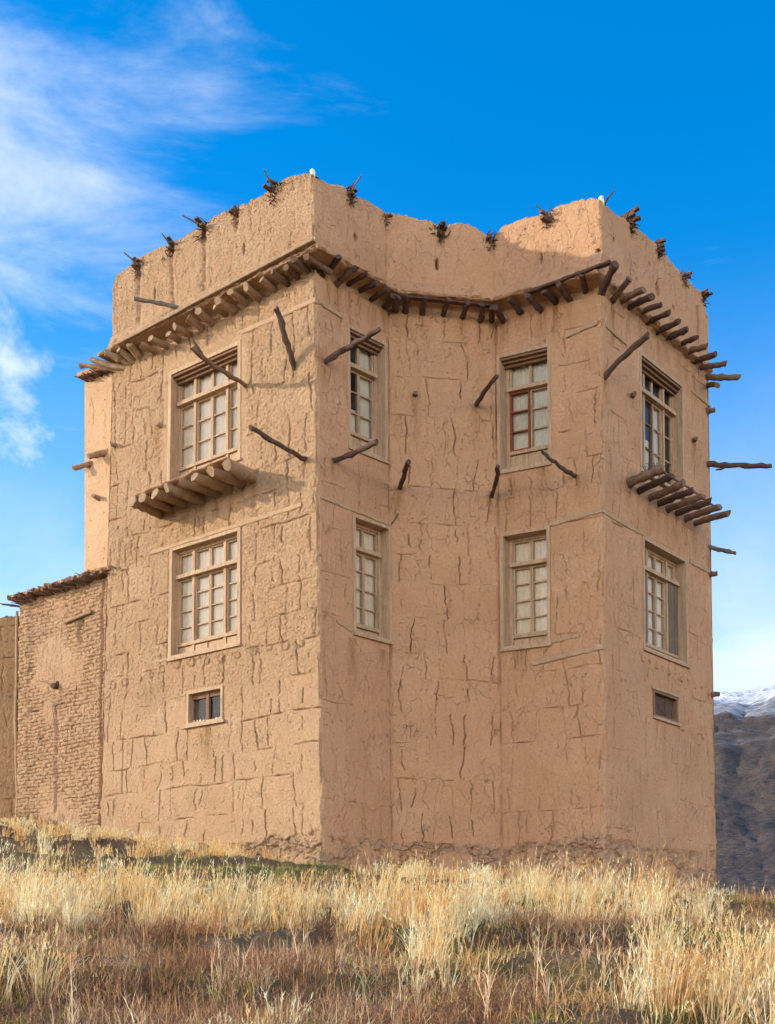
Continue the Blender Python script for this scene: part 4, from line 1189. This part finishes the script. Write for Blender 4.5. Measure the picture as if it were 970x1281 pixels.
packs.append((V, Q, T, C))
# feathery seed heads on about half of the stalks
sel = np.where(RNG.random(n) < .5)[0]; tip = VV[sel, -1]; pre = (VV[sel, -3] + VV[sel, -2]) / 2
for k in range(5):
    t = RNG.uniform(.2, 1.0, len(sel))[:, None]; pos = pre * (1 - t) + tip * t
    V2, Q2, T2, C2, _ = blades('s', pos, RNG.uniform(.03, .07, len(sel)), np.full(len(sel), .0085), RNG.uniform(0, 6.283, len(sel)), np.abs(RNG.normal(.5, .3, len(sel))), np.clip(col[sel] * 1.06, 0, .88), seg=2)
    packs.append((V2, Q2, T2, C2))
# 2 short straw everywhere
n = 120000; x, y = scatter(n, 5.6, 27, 1.25); dens = .22 + .7 * fbm(x * .9, y * .8, 720, 3) - .5 * field(GP, x, y) + .6 * field(PP, x, y)
k = (RNG.random(n) < dens) & ~inside_house(x, y); x, y = x[k], y[k]; n = len(x)
V, Q, T, C, _ = blades('g2', np.stack([x, y, gz(x, y) - .01], 1), RNG.uniform(.05, .22, n), np.full(n, .0085) + .0003 * y, RNG.uniform(0, 6.283, n), np.where(RNG.random(n) < .35, RNG.uniform(1.2, 2.2, n), np.abs(RNG.normal(.6, .35, n))), palette(n, [(.72, .47, .19), (.58, .32, .11), (.40, .20, .07), (.76, .55, .26)]))
packs.append((V, Q, T, C))
o = merge('dry_grass', packs, vcol_mat('dry_straw', .42)); tag(o, 'pale golden dry grass in tussocks over the slope before the house', 'grass', kind='stuff')
# 3 short green turf
n = 190000; x, y = scatter(n, 5.6, 25, 1.1); dens = 1.3 * field(GP, x, y) + .35 * sm(.1, .35, fbm(x * .8, y * .6, 740, 3))
k = (RNG.random(n) < dens) & ~inside_house(x, y); x, y = x[k], y[k]; n = len(x)
V, Q, T, C, _ = blades('g3', np.stack([x, y, gz(x, y) - .01], 1), RNG.uniform(.03, .12, n), np.full(n, .010), RNG.uniform(0, 6.283, n), np.abs(RNG.normal(.5, .3, n)), palette(n, [(.27, .27, .04), (.18, .19, .03), (.40, .36, .08), (.44, .33, .11)]), seg=2)
o = merge('green_turf', [(V, Q, T, C)], vcol_mat('turf_green', .3)); tag(o, 'short mossy green turf along the terrace edges', 'turf', kind='stuff')
# 4 red-brown tangled undergrowth nearer the camera
nc = 2300; x, y = scatter(nc, 5.6, 16, 1.0)
dens = .12 + 1.2 * sm(-.2, .15, fbm(x * .55, y * .7, 760, 3)) * (1 - sm(10.5, 14.5, y)) - .7 * field(PP, x, y) - .4 * field(GP, x, y)
k = RNG.random(nc) < dens; x, y = x[k], y[k]; nb = RNG.integers(24, 60, len(x))
cx_ = np.repeat(x, nb); cy_ = np.repeat(y, nb); n = len(cx_); a = RNG.uniform(0, 6.283, n); r = .28 * np.sqrt(RNG.random(n))
bx, by = cx_ + r * np.cos(a), cy_ + r * np.sin(a)
pal = np.array([(.36, .17, .07), (.50, .26, .11), (.22, .10, .06), (.62, .40, .22)]); tint = np.repeat(RNG.integers(0, 4, len(x)), nb)
col = np.clip(pal[tint] * (1 + .25 * RNG.normal(size=(n, 1))), .02, .7)
V, Q, T, C, VV = blades('r', np.stack([bx, by, gz(bx, by) - .02], 1), RNG.uniform(.10, .34, n), np.full(n, .008), a + RNG.normal(0, 1.0, n), np.abs(RNG.normal(.8, .5, n)), col, seg=4, droop=.5)
rp = [(V, Q, T, C)]
for kk in range(3):
    m = RNG.integers(2, 7, n); pos = VV[np.arange(n), m]
    V2, Q2, T2, C2, _ = blades('r2', pos, RNG.uniform(.05, .14, n), np.full(n, .004), RNG.uniform(0, 6.283, n), np.abs(RNG.normal(.9, .5, n)), col, seg=2)
    rp.append((V2, Q2, T2, C2))
o = merge('brown_undergrowth', rp, vcol_mat('dead_undergrowth', .15)); tag(o, 'tangled red-brown dead undergrowth on the near slope', 'undergrowth', kind='stuff')
# 5 pale branching weed stalks close to the camera
nc = 120; x, y = scatter(nc, 5.9, 12.5, 1.0); keep = RNG.random(nc) < (.35 + .6 * sm(-.1, .2, fbm(x * .8, y * .8, 780, 2))); x, y = x[keep], y[keep]; n = len(x)
st = 5; 
packs = []
for rep in range(st):
    bx = x + RNG.normal(0, .05, n); by = y + RNG.normal(0, .05, n); h = RNG.uniform(.25, .62, n)
    col = palette(n, [(.72, .50, .29), (.60, .38, .21), (.78, .60, .36)], .1)
    V, Q, T, C, VV = blades('w', np.stack([bx, by, gz(bx, by) - .02], 1), h, np.full(n, .0085), RNG.uniform(0, 6.283, n), np.abs(RNG.normal(.3, .2, n)), col, seg=4, droop=0)
    packs.append((V, Q, T, C))
    for kk in range(7):
        m = RNG.integers(3, 8, n); pos = VV[np.arange(n), m]
        V2, Q2, T2, C2, VV2 = blades('w2', pos, h * RNG.uniform(.15, .4, n), np.full(n, .0058), RNG.uniform(0, 6.283, n), np.abs(RNG.normal(.65, .3, n)), col, seg=3, droop=.2)
        packs.append((V2, Q2, T2, C2))
o = merge('weed_stalks', packs, vcol_mat('pale_stalk', .1)); tag(o, 'pale branching dead weed stalks in the near grass', 'weeds', kind='stuff')

# dark brush heap at the foot of the annex
c0 = fa.pt(*fa.uv(60, 1046), .25); mb = MB(); rnd = random.Random(77)
for i in range(420):
    a = rnd.uniform(-.8, 1.3); p = c0 - aD * a * 1.0 + hn('A') * rnd.uniform(-.15, .5); p.z = float(gz(p.x, p.y)) - .03
    d = Vector((rnd.gauss(0, .5), rnd.gauss(0, .5), rnd.uniform(.2, 1.0))).normalized() * rnd.uniform(.2, .5)
    tube(mb, [p, p + d * .5 + Vector((rnd.gauss(0, .03), 0, 0)), p + d], [.008, .007, .003], 4, .1, rnd, False)
tag(mb.build('brush_heap', M['brush']), 'dark heap of dead brushwood at the foot of the brick annex', 'brushwood')

# ------------------------------------------------------------------ camera, light, sky
cam = bpy.data.cameras.new('camera'); co = bpy.data.objects.new('camera', cam); COL.objects.link(co)
co.location = (0, 0, 0); co.rotation_euler = (math.radians(90), 0, 0)
cam.sensor_fit = 'HORIZONTAL'; cam.sensor_width = 36; cam.lens = 36 * F / 970
cam.shift_x = (485 - CX) / 970; cam.shift_y = (HY - 640.5) / 970
cam.clip_start = .1; cam.clip_end = 20000
scene.camera = co

EL = math.radians(18); az_ = math.atan2(-.996, .087)
S = Vector((math.sin(az_) * math.cos(EL), math.cos(az_) * math.cos(EL), math.sin(EL)))
sl = bpy.data.lights.new('sun', 'SUN'); so = bpy.data.objects.new('sun', sl); COL.objects.link(so)
sl.energy = 2.5; sl.angle = math.radians(1.0); sl.color = (1, .92, .78); so.rotation_euler = S.to_track_quat('Z', 'Y').to_euler()
so.location = S * 60

w = bpy.data.worlds.new('World'); scene.world = w; w.use_nodes = True; nt = w.node_tree; nt.nodes.clear()
out = nd(nt, 'ShaderNodeOutputWorld'); bg = nd(nt, 'ShaderNodeBackground'); bg.inputs['Strength'].default_value = .15
sky = nd(nt, 'ShaderNodeTexSky'); sky.sky_type = 'NISHITA'; sky.sun_disc = False; sky.sun_elevation = EL; sky.sun_rotation = az_
sky.altitude = 1800; sky.air_density = 1.0; sky.dust_density = .4; sky.ozone_density = 2.5
tc = nd(nt, 'ShaderNodeTexCoord'); sep = nd(nt, 'ShaderNodeSeparateXYZ'); nt.links.new(tc.outputs['Generated'], sep.inputs[0])
hs = nd(nt, 'ShaderNodeHueSaturation'); hs.inputs['Saturation'].default_value = 1.38; hs.inputs['Value'].default_value = 1.16; hs.inputs['Hue'].default_value = .499; nt.links.new(sky.outputs[0], hs.inputs['Color'])
vec = tc.outputs['Generated']
def mapped(scale, rot=(0, 0, 0), loc=(0, 0, 0)):
    mp = nd(nt, 'ShaderNodeMapping'); mp.inputs['Scale'].default_value = scale; mp.inputs['Rotation'].default_value = rot; mp.inputs['Location'].default_value = loc
    nt.links.new(vec, mp.inputs[0]); return mp.outputs[0]
puff = noise(nt, mapped((1, 1, 1.5), (0, 0, 0), (.31, .2, .17)), 5.2, 9, .58, .25)
puff2 = noise(nt, mapped((1, 1, 1.25), (0, 0, 0), (.9, .35, .6)), 8.5, 9, .62, .3)
wisp = noise(nt, mapped((1.0, 1.0, 3.6), (0, math.radians(38), 0), (.1, .6, .35)), 3.4, 9, .62, .5)
x_, y_, z_ = sep.outputs
left = maprange(nt, x_, -.28, .05, .02, -.16)
low = maprange(nt, z_, .16, .46, .22, -.32)
back = maprange(nt, y_, -.1, .35, .35, 0)  # added cloud cover behind the camera, out of view
f1 = maprange(nt, mathn(nt, 'ADD', mathn(nt, 'ADD', puff, left), mathn(nt, 'ADD', low, back)), .56, .84, 0, .95, True)
f2 = maprange(nt, mathn(nt, 'ADD', mathn(nt, 'ADD', wisp, maprange(nt, x_, -.30, .10, .12, -.16)), maprange(nt, z_, .2, .7, .04, .0)), .46, .96, 0, .5, True)
hz = mathn(nt, 'MULTIPLY', maprange(nt, z_, .12, .53, .80, 0, True), maprange(nt, puff, .30, .62, .55, 1.15))
def near_dir(d, r, k):
    dn = nd(nt, 'ShaderNodeVectorMath', operation='DISTANCE'); nt.links.new(vec, dn.inputs[0]); dn.inputs[1].default_value = Vector(d).normalized()
    return maprange(nt, dn.outputs['Value'], 0, r, k, 0, True)
bump1 = mathn(nt, 'ADD', mathn(nt, 'ADD', near_dir((-.30, .86, .425), .16, .30), near_dir((-.31, .86, .52), .07, .14)), near_dir((.29, .89, .33), .18, .26))
f3 = maprange(nt, mathn(nt, 'ADD', puff2, bump1), .72, 1.02, 0, .85, True)
wispb = near_dir((-.25, .80, .55), .34, .31)
f2 = maprange(nt, mathn(nt, 'ADD', wisp, wispb), .64, 1.04, 0, .62, True)
fac = mathn(nt, 'MAXIMUM', mathn(nt, 'MAXIMUM', mathn(nt, 'MAXIMUM', f1, f2), f3), hz)
ccol = mixc(nt, maprange(nt, y_, -.25, .3), (13.4, 12.8, 12.0), (3.3, 3.55, 3.9))  # unseen clouds behind the camera brightened as added fill for the shaded walls
c = mixc(nt, fac, hs.outputs[0], ccol)
nt.links.new(c, bg.inputs[0]); nt.links.new(bg.outputs[0], out.inputs[0])

vs_ = scene.view_settings; scene.display_settings.display_device = 'sRGB'
vs_.view_transform = 'Standard'; vs_.look = 'None'; vs_.exposure = 1.12; vs_.gamma = 1; vs_.use_curve_mapping = False
scene.cycles.max_bounces = 8; scene.cycles.diffuse_bounces = 4; scene.cycles.transparent_max_bounces = 12
scene.cycles.use_denoising = True; scene.cycles.volume_bounces = 2
